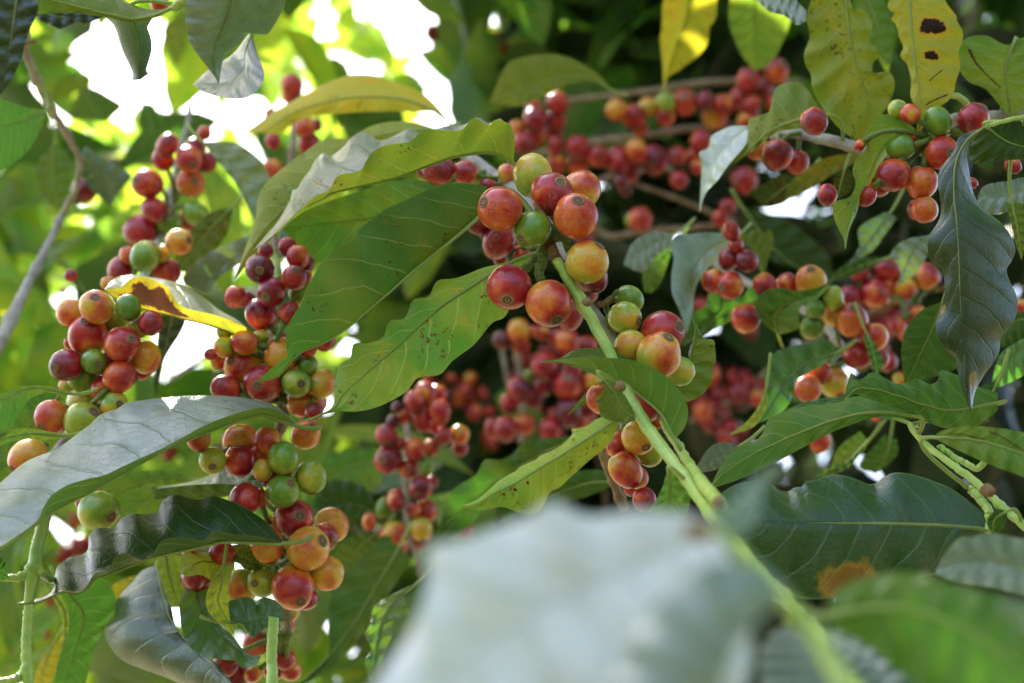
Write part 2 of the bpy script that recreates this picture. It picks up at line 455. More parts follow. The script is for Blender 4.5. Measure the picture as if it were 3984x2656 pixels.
def leaf(th, f, M, A=None, B=None, d=(.5, .5), a=0.0, b=0.0, bow=0.0, side='under', yel=.1, lum=1.0, sky_sheen=0.0, mat=None,
         nv=9, camber=.06, ripple=.0012, cor=.0005, label=None, name='leaf', rib=1.0, nt=NTS, ns=NSS, stalk=True, reach=.035, fold=.5):
    """leaf blade between the midrib M and the two edges A, B (base to tip); a, b push the edges away from the camera"""
    if sky_sheen >= .45 and mat in (None, M_LEAF, M_LEAF_LINT): mat = M_LEAF_SHEEN; cor *= .3
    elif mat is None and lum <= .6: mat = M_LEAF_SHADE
    if mat is M_LEAF_DARK: cor *= .3
    Mq = catmull(fr(f, M), nt)
    Aq = catmull(fr(f, A), nt)
    if B is None: Bq = Mq + (Aq - Mq) * fold
    else: Bq = catmull(fr(f, B), nt)
    t = np.linspace(0, 1, nt)
    env = np.sin(np.pi * np.clip(t, 0, 1)) ** .6
    dm = np.interp(t, np.linspace(0, 1, len(d)), d) + bow * np.sin(np.pi * t)
    ph = random.random() * 6.28
    rows = []
    S = np.linspace(0, 1, ns)[1:]
    Mw = world_pt(Mq[:, 0], Mq[:, 1], dm)
    def half(Eq, off, phs):
        rip = ripple * np.sin(2 * np.pi * t * 6.3 + phs) * env
        Ew = world_pt(Eq[:, 0], Eq[:, 1], dm + off * env + rip)
        out = []
        tan = np.gradient(Mw, axis=0)
        nn = np.cross(tan, Ew - Mw); ln = np.linalg.norm(nn, axis=1)[:, None]
        nn = nn / (ln + 1e-9)
        # keep normals toward camera for a steady camber
        sg = np.sign(np.sum(nn * (CAM - Mw), axis=1)); sg[sg == 0] = 1
        sgm = 1 if sg.mean() >= 0 else -1
        nn = nn * sgm
        wdt = np.linalg.norm(Ew - Mw, axis=1)[:, None]
        for sv in S:
            P = Mw * (1 - sv) + Ew * sv
            P = P + nn * (camber * wdt * math.sin(math.pi * sv) * env[:, None])
            w = t * nv - 1.5 * sv ** 1.25
            P = P + nn * (min(cor, float(wdt.max()) * .055) * np.abs(np.sin(np.pi * w)) * math.sin(math.pi * min(sv, .93)) * env)[:, None]
            out.append(P)
        return out
    hA = half(Aq, a, ph); hB = half(Bq, b, ph + 1.9)
    cols = hA[::-1] + [Mw] + hB
    us = list(-S[::-1]) + [0.0] + list(S)
    nc = len(cols)
    V = np.stack(cols, 1).reshape(-1, 3)
    U = np.array([(us[j], t[i]) for i in range(nt) for j in range(nc)])
    Fc = [(i * nc + j, i * nc + j + 1, (i + 1) * nc + j + 1, (i + 1) * nc + j) for i in range(nt - 1) for j in range(nc - 1)]
    # orientation from half A
    P0 = V.reshape(nt, nc, 3); k = ns - 1
    e1 = P0[:-1, 1:k + 1] - P0[:-1, :k]; e2 = P0[1:, :k] - P0[:-1, :k]
    N = np.cross(e1, e2); facing = np.sum(N * (CAM - P0[:-1, :k]))
    want = 1 if side == 'top' else -1
    if facing * want < 0:
        Fc = [q[::-1] for q in Fc]
    nf = len(Fc); midx = [0] * nf
    # midrib, raised under the blade, running on into the petiole
    flip = -1 if facing * want < 0 else 1
    n0 = np.cross(P0[:, k + 1 if k + 1 < nc else k] - P0[:, k - 1], np.gradient(Mw, axis=0))
    n0 = n0 / (np.linalg.norm(n0, axis=1)[:, None] + 1e-9) * flip           # upper side
    length = np.sum(np.linalg.norm(np.diff(Mw, axis=0), axis=1))
    rr = (.0005 + .0019 * length) * rib
    path = Mw - n0 * rr * .45
    pr = rr * (1 - .82 * t)
    base = Mw[0]; back = (Mw[0] - Mw[3]); back /= np.linalg.norm(back) + 1e-9
    if stalk:
        tgt = None
        if th.pts:
            Pp = np.array(th.pts); q = np.linalg.norm(Pp - base, axis=1); kk = int(q.argmin())
            if q[kk] < reach: tgt = Pp[kk]
        if tgt is not None:
            u = np.linspace(0, 1, 7)[:-1][:, None]
            c1 = base + back * np.linalg.norm(tgt - base) * .5
            pet = (1 - u) ** 2 * tgt + 2 * u * (1 - u) * c1 + u * u * base
        else:
            u = np.linspace(1, 0, 6)[:-1][:, None]
            pet = base + back * .011 * u + np.array((0, 0, .003)) * u * u
        path = np.vstack([pet, path]); pr = np.concatenate([np.full(len(pet), rr * 1.25), pr])
    tv, tf, tu = tube(path, pr, 6)
    o0 = len(V)
    V = np.vstack([V, np.array(tv)]); U = np.vstack([U, np.array(tu)])
    Fc = Fc + [tuple(i + o0 for i in q) for q in tf]; midx += [1] * len(tf)
    return th.add(name, V, Fc, [mat or M_LEAF, M_RIB], U, midx, color=(yel, lum, sky_sheen), label=label, loc=base)


# ------------------------------------------------------------------ cherries
def cherry_mesh(seed, elong, nlat=20, nlon=28):
    r = random.Random(seed)
    V = []; Fc = []
    ax, ay = 1 + r.uniform(-.02, .05), 1 + r.uniform(-.12, -.02); dents = [(r.uniform(0, 6.28), r.uniform(.7, 2.4), r.uniform(.02, .05), r.uniform(.3, .5)) for _ in range(3)]
    ph = r.uniform(0, 6.28); sut = r.uniform(.008, .022)
    for i in range(nlat + 1):
        th = math.pi * i / nlat
        for j in range(nlon):
            p = 2 * math.pi * j / nlon
            z = math.cos(th); q = math.sin(th)
            k = 1 + .018 * math.sin(2 * p + ph) * q + .012 * math.sin(3 * p + 2 * th + ph)
            k -= sut * math.exp(-(math.sin(p) / .12) ** 2) * q            # seam between the two beans
            for dp, dt, da, dw in dents:
                cc = math.cos(th) * math.cos(dt) + q * math.sin(dt) * math.cos(p - dp)
                k -= da * math.exp(-((1 - cc) / (dw * dw)) * 1.0)
            zz = z * elong * (k if abs(z) < .8 else 1)
            if z > .93: zz -= (z - .93) * .55                                # flat pit round the calyx
            if z < -.92: zz -= (z + .92) * 1.3                               # dimple at the stalk
            V.append((q * k * ax * math.cos(p), q * k * ay * math.sin(p), zz))
    for i in range(nlat):
        for j in range(nlon):
            k = (j + 1) % nlon
            Fc.append((i * nlon + j, (i + 1) * nlon + j, (i + 1) * nlon + k, i * nlon + k))
    me = bpy.data.meshes.new('cherry')
    me.from_pydata(V, [], Fc); me.materials.append(M_CHERRY)
    me.polygons.foreach_set('use_smooth', [True] * len(me.polygons)); me.update()
    return me


def scar_mesh(seed, nlon=18):
    r = random.Random(seed)
    prof = [(.27, -.012), (.255, .016), (.21, .012), (.17, -.004), (.14, .018), (.10, .012), (.07, -.03), (.035, -.015), (.0, .0)]
    V = []; Fc = []
    for rad, h in prof:
        for j in range(nlon):
            p = 2 * math.pi * j / nlon
            w = 1 + .07 * math.sin(2 * p + seed) + r.uniform(-.03, .03)
            V.append((rad * w * math.cos(p), rad * w * math.sin(p), h + r.uniform(-.005, .005)))
    for i in range(len(prof) - 1):
        for j in range(nlon):
            k = (j + 1) % nlon
            Fc.append((i * nlon + j, i * nlon + k, (i + 1) * nlon + k, (i + 1) * nlon + j))
    me = bpy.data.meshes.new('calyx_scar')
    me.from_pydata(V, [], Fc); me.materials.append(M_SCAR)
    me.polygons.foreach_set('use_smooth', [True] * len(me.polygons)); me.update()
    return me


ELONG = [1.0, 1.07, 1.13, 1.03, 1.16, 1.2]
CH_MESH = [cherry_mesh(i, e) for i, e in enumerate(ELONG)]
SCARS = [scar_mesh(i) for i in range(3)]
_placed = []


def cherries(th, f, d, items, gap=.975, stalk=True, tag=None):
    """items: (x, y, r, ripeness[, sx, sy]) in frame f, front ones first; d: depth of the front of the cluster"""
    ox, oy, sc = FR[f]
    for it in items:
        x, y, r, ripe = it[:4]
        X, Y = ox + x / sc, oy + y / sc
        dep = d
        for _ in range(60):
            R = r / sc * dep / FPX
            P = world_pt(X, Y, dep)
            bad = 0
            for (Q, Rq) in _placed:
                dd = np.linalg.norm(P - Q)
                if dd < (R + Rq) * gap: bad = 1; break
            if not bad: break
            dep += .0018
        _placed.append((P, R))
        view = (CAM - P); view /= np.linalg.norm(view)
        rt = RGT - view * RGT.dot(view); rt /= np.linalg.norm(rt); up = np.cross(view, rt)
        tgt = None
        if th.pts:
            Pp = np.array(th.pts); q = np.linalg.norm(Pp - P, axis=1); kk = int(q.argmin())
            if q[kk] < .034: tgt = Pp[kk]
        if len(it) > 4:
            sx, sy = it[4] * .98, it[5] * .98
            n2 = sx * sx + sy * sy
            if n2 > .98: sx, sy = sx * .98 / math.sqrt(n2), sy * .98 / math.sqrt(n2); n2 = .96
            ax = rt * sx - up * sy + view * math.sqrt(max(0.02, 1 - n2))
        else:
            ax = (P - tgt) / (np.linalg.norm(P - tgt) + 1e-9) if tgt is not None else np.array((0, 0, -1.0))
            ax = ax + rng.normal(0, .25, 3)
            vd = ax.dot(view)
            if vd > .35: ax = ax - view * (vd + .1)                    # the scar of these is turned away in the photo
        ax /= np.linalg.norm(ax)
        k = random.randrange(6) if len(it) < 5 else random.randrange(4)
        q = Vector(ax).to_track_quat('Z', 'Y') @ Quaternion((0, 0, 1), random.uniform(0, 6.28))
        o = bpy.data.objects.new('cherry', CH_MESH[k]); C.objects.link(o)
        o.parent = th.o; o.location = Vector(P) - Vector(th.base)
        o.rotation_mode = 'QUATERNION'; o.rotation_quaternion = q
        e = ELONG[k]; o.scale = (R * 1.07, R * 1.07, R * random.uniform(1.0, 1.08))
        o.color = (ripe, random.uniform(.3, 1.2), random.random(), 1)
        o['label'] = ('green unripe cherry' if ripe < .27 else 'yellow half-ripe cherry' if ripe < .52 else 'orange ripening cherry' if ripe < .73 else 'red ripe cherry' if ripe < .91 else 'dark crimson overripe cherry')
        sc_o = bpy.data.objects.new('calyx_scar', SCARS[k % 3]); C.objects.link(sc_o)
        sc_o.parent = o; sc_o.location = (0, 0, e - .03 + .004); 
        if stalk and tgt is not None:
            st_b = P - ax * R * .9 * e
            if tgt is None: en = st_b - ax * .004
            else:
                en = tgt
            L = np.linalg.norm(en - st_b)
            if L < .05:
                c1 = st_b - ax * L * .4
                u = np.linspace(0, 1, 7)[:, None]
                pth = (1 - u) ** 2 * st_b + 2 * u * (1 - u) * c1 + u * u * en
                V, Fc, U = tube(pth, [.0011, .0009, .0010, .0015], 7)
                Mi = (Matrix.Translation(Vector(P)) @ q.to_matrix().to_4x4() @ Matrix.Diagonal((R, R, R, 1))).inverted()
                V = [tuple(Mi @ Vector(v)) for v in V]
                so = mesh_obj('stalk', V, Fc, [M_STALK], o, U)

# ------------------------------------------------------------------ ground
def ground():
    T = NT('orchard_soil'); tc = T.n('TexCoord')
    n = T.noise(tc.outputs['Object'], 2.2, 6, .65); n2 = T.noise(tc.outputs['Object'], 14, 4)
    col = T.mix(T.rng(n, .42, .6), (.10, .065, .035), (.07, .11, .03)); col = T.mix(T.math('MULTIPLY', n2, .4), col, (.2, .15, .08))
    p = T.n('BsdfPrincipled'); T.put(p.inputs['Base Color'], col); p.inputs['Roughness'].default_value = .95
    T.put(T.out.inputs[0], p.outputs[0])
    k = 24; g = np.linspace(-1, 1, k); g = np.sign(g) * np.abs(g) ** 3 * 200
    V = [(x, y, 0.05 * math.sin(x * .9) * math.cos(y * .7) if abs(x) < 30 and abs(y) < 30 else 0) for y in g for x in g]
    Fc = [(j * k + i, j * k + i + 1, (j + 1) * k + i + 1, (j + 1) * k + i) for j in range(k - 1) for i in range(k - 1)]
    o = mesh_obj('ground', V, Fc, [T.m]); o['kind'] = 'structure'
ground()

# ------------------------------------------------------------------ the shoot in focus
tA = Thing('coffee_branch', 'green coffee shoot in sharp focus with plump red and orange cherries round its tip', 'branch', at=('F', 1990, 1600, .22))
tA.stem('Z1', [(990, 800), (1020, 880), (1060, 960), (1085, 990)], (.490, .484), (.0022, .0020, .0020), M_NODE, (.5,), name='shoot_tip')
tA.stem('F', [(1278, 595), (1310, 650), (1348, 715), (1395, 800), (1432, 888), (1490, 985), (1560, 1080), (1640, 1185), (1720, 1285), (1800, 1370), (1870, 1450), (1930, 1530), (1990, 1620), (2050, 1720)],
        (.483, .478, .468, .452, .43, .395, .35, .31, .27, .24), (.0017, .0020, .0019, .0021, .0019, .0021, .0019, .0021, .0020, .0023), M_GREEN, (.085, .245, .50, .68))
tA.stem('Z2', [(1700, 850), (1740, 930), (1790, 990), (1850, 1090), (1950, 1240), (2050, 1360), (2100, 1420)], (.475, .46, .43, .40), (.0011, .0015, .0019, .0021), M_GREEN, (.3,), name='side_shoot')
# nodes (cork scars where twigs fell off)
for (x, y, dd, r) in ((1190, 42, .468, .0011), (1415, 612, .448, .0013), (2082, 1400, .372, .0012)):
    c = world_pt(1600 + x / 1.742, 1150 + y / 1.742, dd)
    to = (CAM - c); to /= np.linalg.norm(to)
    V, Fc, U = tube([c - to * .002, c + to * .0012, c + to * .0020], [r * 1.5, r * 1.25, r * .8], 12, lump=.15)
    tA.add('bud_scar', V, Fc, [M_NODE], U)
tA.stem('Z1', [(1000, 830), (960, 880), (950, 960), (930, 1040), (945, 1120)], (.490, .488), (.0022, .0020, .0018, .0014), M_STALK, (.3, .6, .9), name='fruit_stalk')
tA.stem('Z1', [(960, 870), (890, 950), (840, 1010)], (.492, .490), (.0016, .0013, .0010), M_STALK, (.5,), name='fruit_stalk')
tA.stem('Z1', [(1010, 820), (1060, 790), (1110, 800), (1150, 880)], (.490, .486), (.0016, .0013, .0009), M_STALK, (.4,), name='fruit_stalk')
cherries(tA, 'Z1', .478, [
    (1195, 635, 152, .58, .1, -.66), (1025, 475, 154, .74, .41, -.6), (1275, 968, 154, .47), (998, 1272, 165, .65, .35, .7),
    (713, 1148, 163, .70, -.1, .58), (645, 580, 160, .62, -.77, -.3), (880, 735, 131, .10, -.62, .45), (883, 340, 140, .36), (1235, 445, 138, .5)])
cherries(tA, 'Z1', .50, [(1310, 1080, 115, .84)])

leaf(tA, 'Z4', [(1725, 1000), (1640, 940), (1560, 925), (1450, 935), (1350, 955), (1200, 1005), (1000, 1080), (750, 1140), (560, 1190), (430, 1270), (300, 1390), (140, 1520)],
     [(1725, 1000), (1728, 850), (1705, 765), (1660, 740), (1605, 728), (1575, 765), (1535, 745), (1470, 722), (1400, 792), (1290, 792), (1180, 790), (1090, 858), (940, 885), (860, 925), (820, 985), (780, 1040), (650, 1070), (590, 1160), (500, 1200), (340, 1350), (200, 1480), (140, 1520)],
     [(1725, 1000), (1690, 800), (1640, 722), (1570, 752), (1500, 715), (1420, 760), (1300, 770), (1150, 812), (1100, 782), (1060, 792), (950, 852), (890, 850), (835, 818), (790, 812), (730, 842), (680, 900), (610, 950), (565, 928), (510, 980), (480, 1040), (430, 1100), (410, 1150), (375, 1158), (360, 1220), (300, 1330), (200, 1450), (140, 1520)],
     d=(.50, .50, .51), a=-.012, b=.035, yel=.42, sky_sheen=.85, mat=M_LEAF_WORN, ripple=.0025, cor=.0009, nv=11, nt=84, label='wavy folded leaf with pale upper side over the main cherries')
leaf(tA, 'F', [(1125, 455), (1100, 495), (1040, 548), (960, 612), (870, 690), (790, 757), (735, 790), (690, 808), (662, 835), (640, 862), (588, 877)],
     [(1118, 428), (1060, 420), (1000, 428), (930, 460), (885, 480), (850, 505), (820, 530), (812, 550), (770, 570), (740, 600), (705, 660), (690, 700), (665, 740), (657, 780), (660, 820), (648, 825), (588, 877)],
     d=(.50, .49, .475), a=-.006, b=.02, yel=.12, lum=.8, mat=M_LEAF_WORN, nv=9, cor=.0006, camber=.03, label='broad green leaf with rusty freckles and a curled tip')
leaf(tA, 'F', [(1010, 430), (908, 487), (795, 508), (648, 525)], [(1010, 430), (980, 415), (900, 415), (850, 432), (760, 460), (690, 490), (648, 525)],
     [(1010, 430), (980, 500), (900, 560), (820, 590), (750, 602), (700, 600), (680, 570), (648, 525)], d=(.56, .56, .57), yel=.12, lum=1.1, cor=.001, bow=.01)
leaf(tA, 'F', [(1228, 582), (1165, 608), (1080, 660), (1000, 715), (920, 790), (850, 850), (790, 905), (762, 942), (690, 970)],
     [(1228, 582), (1165, 602), (1110, 615), (1050, 638), (1005, 645), (985, 680), (950, 688), (930, 730), (895, 738), (880, 775), (845, 788), (812, 790), (805, 822), (780, 838), (768, 890), (762, 936), (690, 969)],
     [(1228, 582), (1210, 620), (1165, 720), (1130, 742), (1090, 790), (1040, 828), (1010, 860), (960, 868), (930, 902), (870, 933), (820, 945), (768, 946), (690, 971)],
     d=(.495, .50, .49), a=.006, b=-.002, yel=.12, lum=1.5, mat=M_LEAF_WORN, nv=12, cor=.0014, ripple=.002, nt=96, ns=9, camber=.04, label='long serrated leaf pointing to lower left with a drip tip')
leaf(tA, 'Z4', [(1000, 900), (700, 1000), (450, 1150), (250, 1350), (120, 1520), (20, 1700)], [(1000, 900), (850, 850), (700, 845), (560, 855), (430, 940), (320, 1020), (200, 1130), (160, 1220), (150, 1330), (90, 1500), (20, 1700)],
     [(1000, 900), (800, 1100), (600, 1200), (400, 1300), (280, 1420), (160, 1540), (20, 1700)], d=(.56, .56), a=.01, yel=.5, mat=M_LEAF_WORN, label='yellow-green leaf behind the folded one')
leaf(tA, 'Z4', [(1240, 790), (1100, 800), (900, 830), (700, 890)], [(1240, 780), (1100, 745), (950, 745), (830, 780), (700, 860), (690, 890)], [(1240, 790), (1100, 880), (900, 920), (700, 900)], d=(.6, .6), a=.01, yel=.5)
leaf(tA, 'Z2', [(1790, 970), (1750, 890), (1690, 790), (1600, 710), (1450, 600), (1290, 545), (1150, 490), (1020, 452), (870, 445)],
     [(1790, 970), (1860, 880), (1872, 750), (1800, 620), (1700, 530), (1560, 455), (1400, 425), (1250, 418), (1100, 420), (950, 440), (870, 445)],
     [(1790, 970), (1800, 700), (1600, 470), (1450, 388), (1300, 355), (1200, 355), (1100, 368), (1000, 425), (870, 445)],
     d=(.455, .465, .47), a=-.008, b=.018, yel=.2, lum=.9, mat=M_LEAF, cor=.0002, ripple=.0003, sky_sheen=.1, label='smooth curved leaf crossing behind the green stem')
leaf(tA, 'Z2', [(1810, 645), (1875, 540), (1898, 400), (1928, 240), (1905, 140)], [(1870, 720), (1960, 680), (2035, 585), (2045, 480), (2064, 450), (2060, 370), (2048, 300), (1990, 292), (1945, 225), (1905, 140)], d=(.49, .49), a=.004, b=.02,
     yel=.36, mat=M_LEAF_WORN, side='under', label='small upright yellow-green leaf with a dry tip')
leaf(tA, 'Z2', [(1290, 560), (1370, 660), (1440, 780), (1520, 830)], [(1290, 560), (1310, 600), (1300, 640), (1262, 690), (1250, 720), (1272, 770), (1285, 815), (1360, 850), (1440, 858), (1520, 830)],
     [(1290, 560), (1375, 590), (1450, 680), (1500, 770), (1520, 830)], d=(.452, .455), a=-.003, b=.004, yel=.3, lum=.7, mat=M_LEAF_WORN, label='small torn leaf scrap caught at the stem node', nt=40)
leaf(tA, 'Z2', [(1380, 850), (1250, 930), (1130, 1010), (1000, 1090), (850, 1180), (700, 1270), (560, 1340), (430, 1420), (340, 1425)],
     [(1360, 835), (1290, 822), (1200, 880), (1130, 898), (1088, 905), (1088, 945), (1000, 1030), (870, 1088), (860, 1105), (740, 1160), (708, 1190), (600, 1250), (480, 1360), (430, 1390), (340, 1422)],
     [(1400, 860), (1370, 960), (1290, 1050), (1200, 1120), (1100, 1210), (1000, 1300), (940, 1330), (900, 1410), (850, 1468), (750, 1472), (620, 1432), (520, 1442), (430, 1450), (340, 1427)],
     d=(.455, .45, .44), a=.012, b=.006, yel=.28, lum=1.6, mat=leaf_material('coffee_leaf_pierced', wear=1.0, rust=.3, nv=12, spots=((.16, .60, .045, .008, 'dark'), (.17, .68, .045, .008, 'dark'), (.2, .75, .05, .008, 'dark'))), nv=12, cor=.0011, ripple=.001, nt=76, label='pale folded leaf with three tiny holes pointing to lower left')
leaf(tA, 'Z2', [(1740, 1170), (1750, 1320), (1740, 1520)], [(1740, 1170), (1700, 1300), (1650, 1400), (1600, 1480), (1740, 1520)], [(1740, 1170), (1830, 1260), (1885, 1350), (1880, 1440), (1850, 1520), (1740, 1520)], d=(.43, .46), yel=.12, lum=1.2)
leaf(tA, 'Z2', [(1290, 585), (1200, 670), (1060, 808)], [(1290, 570), (1190, 650), (1060, 805)], [(1290, 600), (1220, 700), (1060, 812)], d=(.5, .5), yel=.05, nt=20)

# ------------------------------------------------------------------ woody branch right behind it
tB = Thing('coffee_branch', 'brown woody branch just behind the green shoot carrying a yellow and pink cherry bunch', 'branch', at=('F', 1430, 1250, .5))
tB.stem('Z1', [(250, 120), (400, 190), (560, 310), (720, 420), (880, 560), (1010, 740), (1120, 1000), (1260, 1240), (1340, 1360), (1440, 1500), (1520, 1600)], (.60, .58, .55, .53, .51, .50, .49), (.0026, .0024, .0022, .0022), M_GREY, (.3, .62))
tB.stem('Z2', [(1230, 90), (1300, 200), (1400, 340), (1470, 480), (1500, 620), (1460, 800), (1350, 950), (1300, 1050), (1330, 1160), (1400, 1330), (1440, 1440)], (.50, .51, .52, .54, .56), (.0020, .0019, .0018, .0020), M_WOOD, (.3, .6, .95))
tB.stem('Z2', [(1250, 60), (1330, 45), (1380, 20)], (.5, .5), (.0013, .0009), M_NODE, name='twig')
tB.stem('Z2', [(1340, 150), (1320, 60), (1360, 10)], (.505, .50), (.0009, .0013), M_STALK, name='fruit_stalk')
cherries(tB, 'Z2', .475, [(1680, 405, 145, .42, .4, -.78), (1705, 250, 141, .72, .8, -.3), (1485, 345, 110, .40, .55, .3), (1820, 510, 100, .28)])
cherries(tB, 'Z2', .49, [(1447, 150, 110, .33, .85, .2), (1478, 25, 90, .12), (1285, 700, 98, .60), (1600, 730, 118, .68), (1540, 960, 115, .44, .45, .6), (1610, 1060, 92, .26),
                         (1400, 1010, 86, .62), (1450, 1180, 105, .58), (1530, 1230, 76, .62), (1580, 1380, 82, .76), (1500, 1300, 60, .7), (1500, 1090, 60, .6), (1660, 820, 70, .6)])
cherries(tB, 'Z1', .56, [(200, 300, 108, .72), (395, 320, 90, .62), (700, 325, 72, .50), (130, 300, 80, .7), (640, 820, 118, .78), (480, 680, 88, .84), (750, 770, 92, .64), (560, 740, 70, .8), (810, 940, 66, .68),
                         (650, 950, 52, .74), (1150, 1350, 95, .76), (1270, 1190, 85, .70), (550, 410, 50, .75), (210, 410, 55, .66)])

# ------------------------------------------------------------------ left fruiting branch
tC = Thing('coffee_branch', 'fruiting branch at the left edge hung with a tall column of mixed cherries', 'branch', at=('F', 20, 1300, .5))
tC.stem('Z7', [(1150, -280), (1110, -150), (1080, 60), (960, 330), (850, 640), (720, 880), (640, 1150), (500, 1350), (330, 1560), (100, 1720)], (.72, .68, .63, .58, .56, .55, .54), (.0016, .002, .0023, .0025), M_GREY, (.1, .3, .5, .7))
tC.stem('Z3', [(1290, 720), (1270, 850), (1240, 950), (1200, 1100), (1185, 1250), (1165, 1400), (1110, 1568)], (.74, .72, .69), (.0013, .0016, .002), M_GREY, (.35, .65), name='branch_end')
cherries(tC, 'Z3', .68, [(1285, 1080, 90, .62, .2, .4), (1290, 1240, 95, .56, .3, -.15), (1000, 1245, 98, .70, -.7, -.2), (1135, 985, 75, .74), (1105, 1080, 70, .76), (1325, 1000, 65, .76), (1400, 1100, 70, .78),
                         (1385, 900, 45, .66), (1045, 1420, 78, .7), (1145, 1510, 85, .14, .1, -.6), (1325, 1445, 80, .17, .7, .5), (960, 1560, 108, .74), (1260, 1500, 62, .76)])
cherries(tC, 'Z7', .60, [(985, 170, 100, .15), (870, 160, 60, .6), (1215, 70, 84, .44, .7, -.1), (1105, 150, 52, .42), (820, 265, 90, .72), (1125, 275, 94, .70), (735, 350, 50, .58), (480, 300, 42, .68)])
cherries(tC, 'Z7', .535, [(655, 510, 112, .56, -.1, -.6), (595, 705, 131, .62, -.1, -.7), (830, 765, 113, .64, .5, -.3), (480, 550, 95, .54), (790, 590, 100, .2, .6, -.6), (945, 650, 73, .3, .6, .3), (985, 850, 105, .52),
                          (450, 905, 108, .82, -.7, .2), (565, 985, 102, .15, .6, -.4), (635, 880, 79, .12, .3, .2), (810, 985, 105, .68), (700, 1060, 80, .72), (565, 1290, 126, .26, .5, -.5), (575, 1160, 116, .30),
                          (775, 1170, 88, .34, .35, 0), (350, 1260, 113, .60, -.6, .6), (870, 515, 86, .10), (1020, 620, 82, .76), (460, 1045, 56, .4), (190, 1530, 116, .52, -.75, .6), (960, 940, 62, .78), (480, 760, 44, .6),
                          (730, 880, 60, .75), (640, 610, 60, .5)])
leaf(tC, 'F', [(612, 810), (585, 790), (530, 762), (470, 742), (430, 733), (390, 722), (330, 708), (275, 690), (240, 664)], [(612, 810), (590, 770), (545, 742), (500, 725), (452, 713), (425, 706), (405, 690), (385, 660), (358, 645), (330, 635), (300, 640), (275, 660), (240, 664)],
     [(612, 810), (598, 785), (578, 762), (540, 732), (505, 713), (480, 693), (450, 672), (420, 655), (390, 645), (352, 637), (318, 631), (290, 632), (262, 640), (240, 664)],
     d=(.55, .545, .55), a=-.010, b=.03, yel=.6, sky_sheen=.9, mat=leaf_material('coffee_leaf_brown_patch', spots=((-.45, .66, .40, .22, 'brown'),), wear=.3), label='grey folded leaf with a brown burnt patch on its yellow underside')
leaf(tC, 'Z7', [(1170, 570), (1120, 800), (1050, 1130)], [(1080, 560), (1070, 700), (1060, 900), (1040, 1000), (1045, 1130)], [(1270, 570), (1230, 680), (1120, 860), (1085, 1000), (1050, 1130)], d=(.62, .64), side='top', yel=.0, lum=.5, mat=M_LEAF_DARK)
leaf(tC, 'Z7', [(500, 1100), (420, 1090), (320, 1065), (180, 1065), (0, 1150), (-120, 1230)], [(500, 1095), (400, 1062), (280, 1042), (150, 1048), (60, 1075), (0, 1098), (-120, 1180)], [(500, 1110), (410, 1105), (300, 1090), (200, 1140), (130, 1230), (80, 1340), (0, 1400), (-120, 1400)],
     d=(.5, .46), yel=.15, lum=.8, label='olive leaf curling out at the left edge')
leaf(tC, 'Z7', [(450, 1385), (330, 1378), (200, 1370), (80, 1390), (-100, 1440)], [(450, 1380), (320, 1352), (200, 1333), (100, 1338), (0, 1360), (-100, 1400)], [(450, 1395), (330, 1412), (200, 1405), (90, 1425), (0, 1452), (-100, 1480)], d=(.5, .46), yel=.2, lum=.9)
leaf(tC, 'Z7', [(410, 1100), (300, 1230), (120, 1380), (-100, 1500)], [(410, 1090), (230, 1110), (80, 1180), (-100, 1250)], [(412, 1180), (350, 1280), (260, 1360), (100, 1560), (-100, 1680)], d=(.56, .56), yel=.0, lum=.7)

# ------------------------------------------------------------------ left green stem with the big grey leaf
tD = Thing('coffee_shoot', 'green forked coffee shoot at lower left below the big grey leaf', 'branch', at=('F', 60, 1600, .42))
tD.stem('Z8', [(310, 400), (290, 500), (250, 660), (232, 790), (212, 900), (195, 1050), (180, 1250), (180, 1450), (200, 1640)], (.475, .465, .46, .455), (.0021, .0021, .0024, .0017, .0016, .0016, .0018), M_GREEN, (.32, .86))
tD.stem('Z8', [(210, 800), (150, 850), (60, 860), (-60, 850)], (.465, .46), (.0016, .0012, .0012), M_GREEN, name='petiole')
tD.stem('Z8', [(260, 810), (320, 860), (380, 885)], (.463, .48), (.0016, .0011), M_GREEN, name='petiole')
tD.stem('Z8', [(190, 1470), (130, 1530), (40, 1560), (-60, 1565)], (.46, .45), (.0020, .0014, .0013), M_GREEN, name='petiole')
leaf(tD, 'F', [(682, 978), (650, 966), (600, 952), (540, 968), (480, 990), (425, 1012), (371, 1036), (290, 1081), (204, 1132), (130, 1170), (80, 1207), (0, 1262), (-80, 1292)],
     [(682, 976), (643, 945), (600, 936), (532, 952), (464, 980), (400, 1015), (341, 1044), (290, 1067), (239, 1091), (198, 1100), (153, 1115), (119, 1136), (99, 1166), (80, 1200), (0, 1255), (-80, 1288)],
     [(682, 974), (640, 936), (600, 921), (540, 911), (470, 908), (400, 911), (330, 919), (290, 925), (268, 940), (235, 950), (200, 980), (130, 1030), (60, 1060), (0, 1110), (-60, 1170), (-80, 1270)],
     d=(.52, .475, .43), a=-.008, b=.03, yel=.12, sky_sheen=.75, mat=leaf_material('coffee_leaf_dusty_sheen', lint=.25, wear=.2, trans=.13), nv=10, cor=.0003, ripple=.0008, camber=.03, nt=70, reach=.0, label='big dusty leaf with painted grey sky sheen, its near edge rolled up')  # grey of the upper side stands in for reflected sky
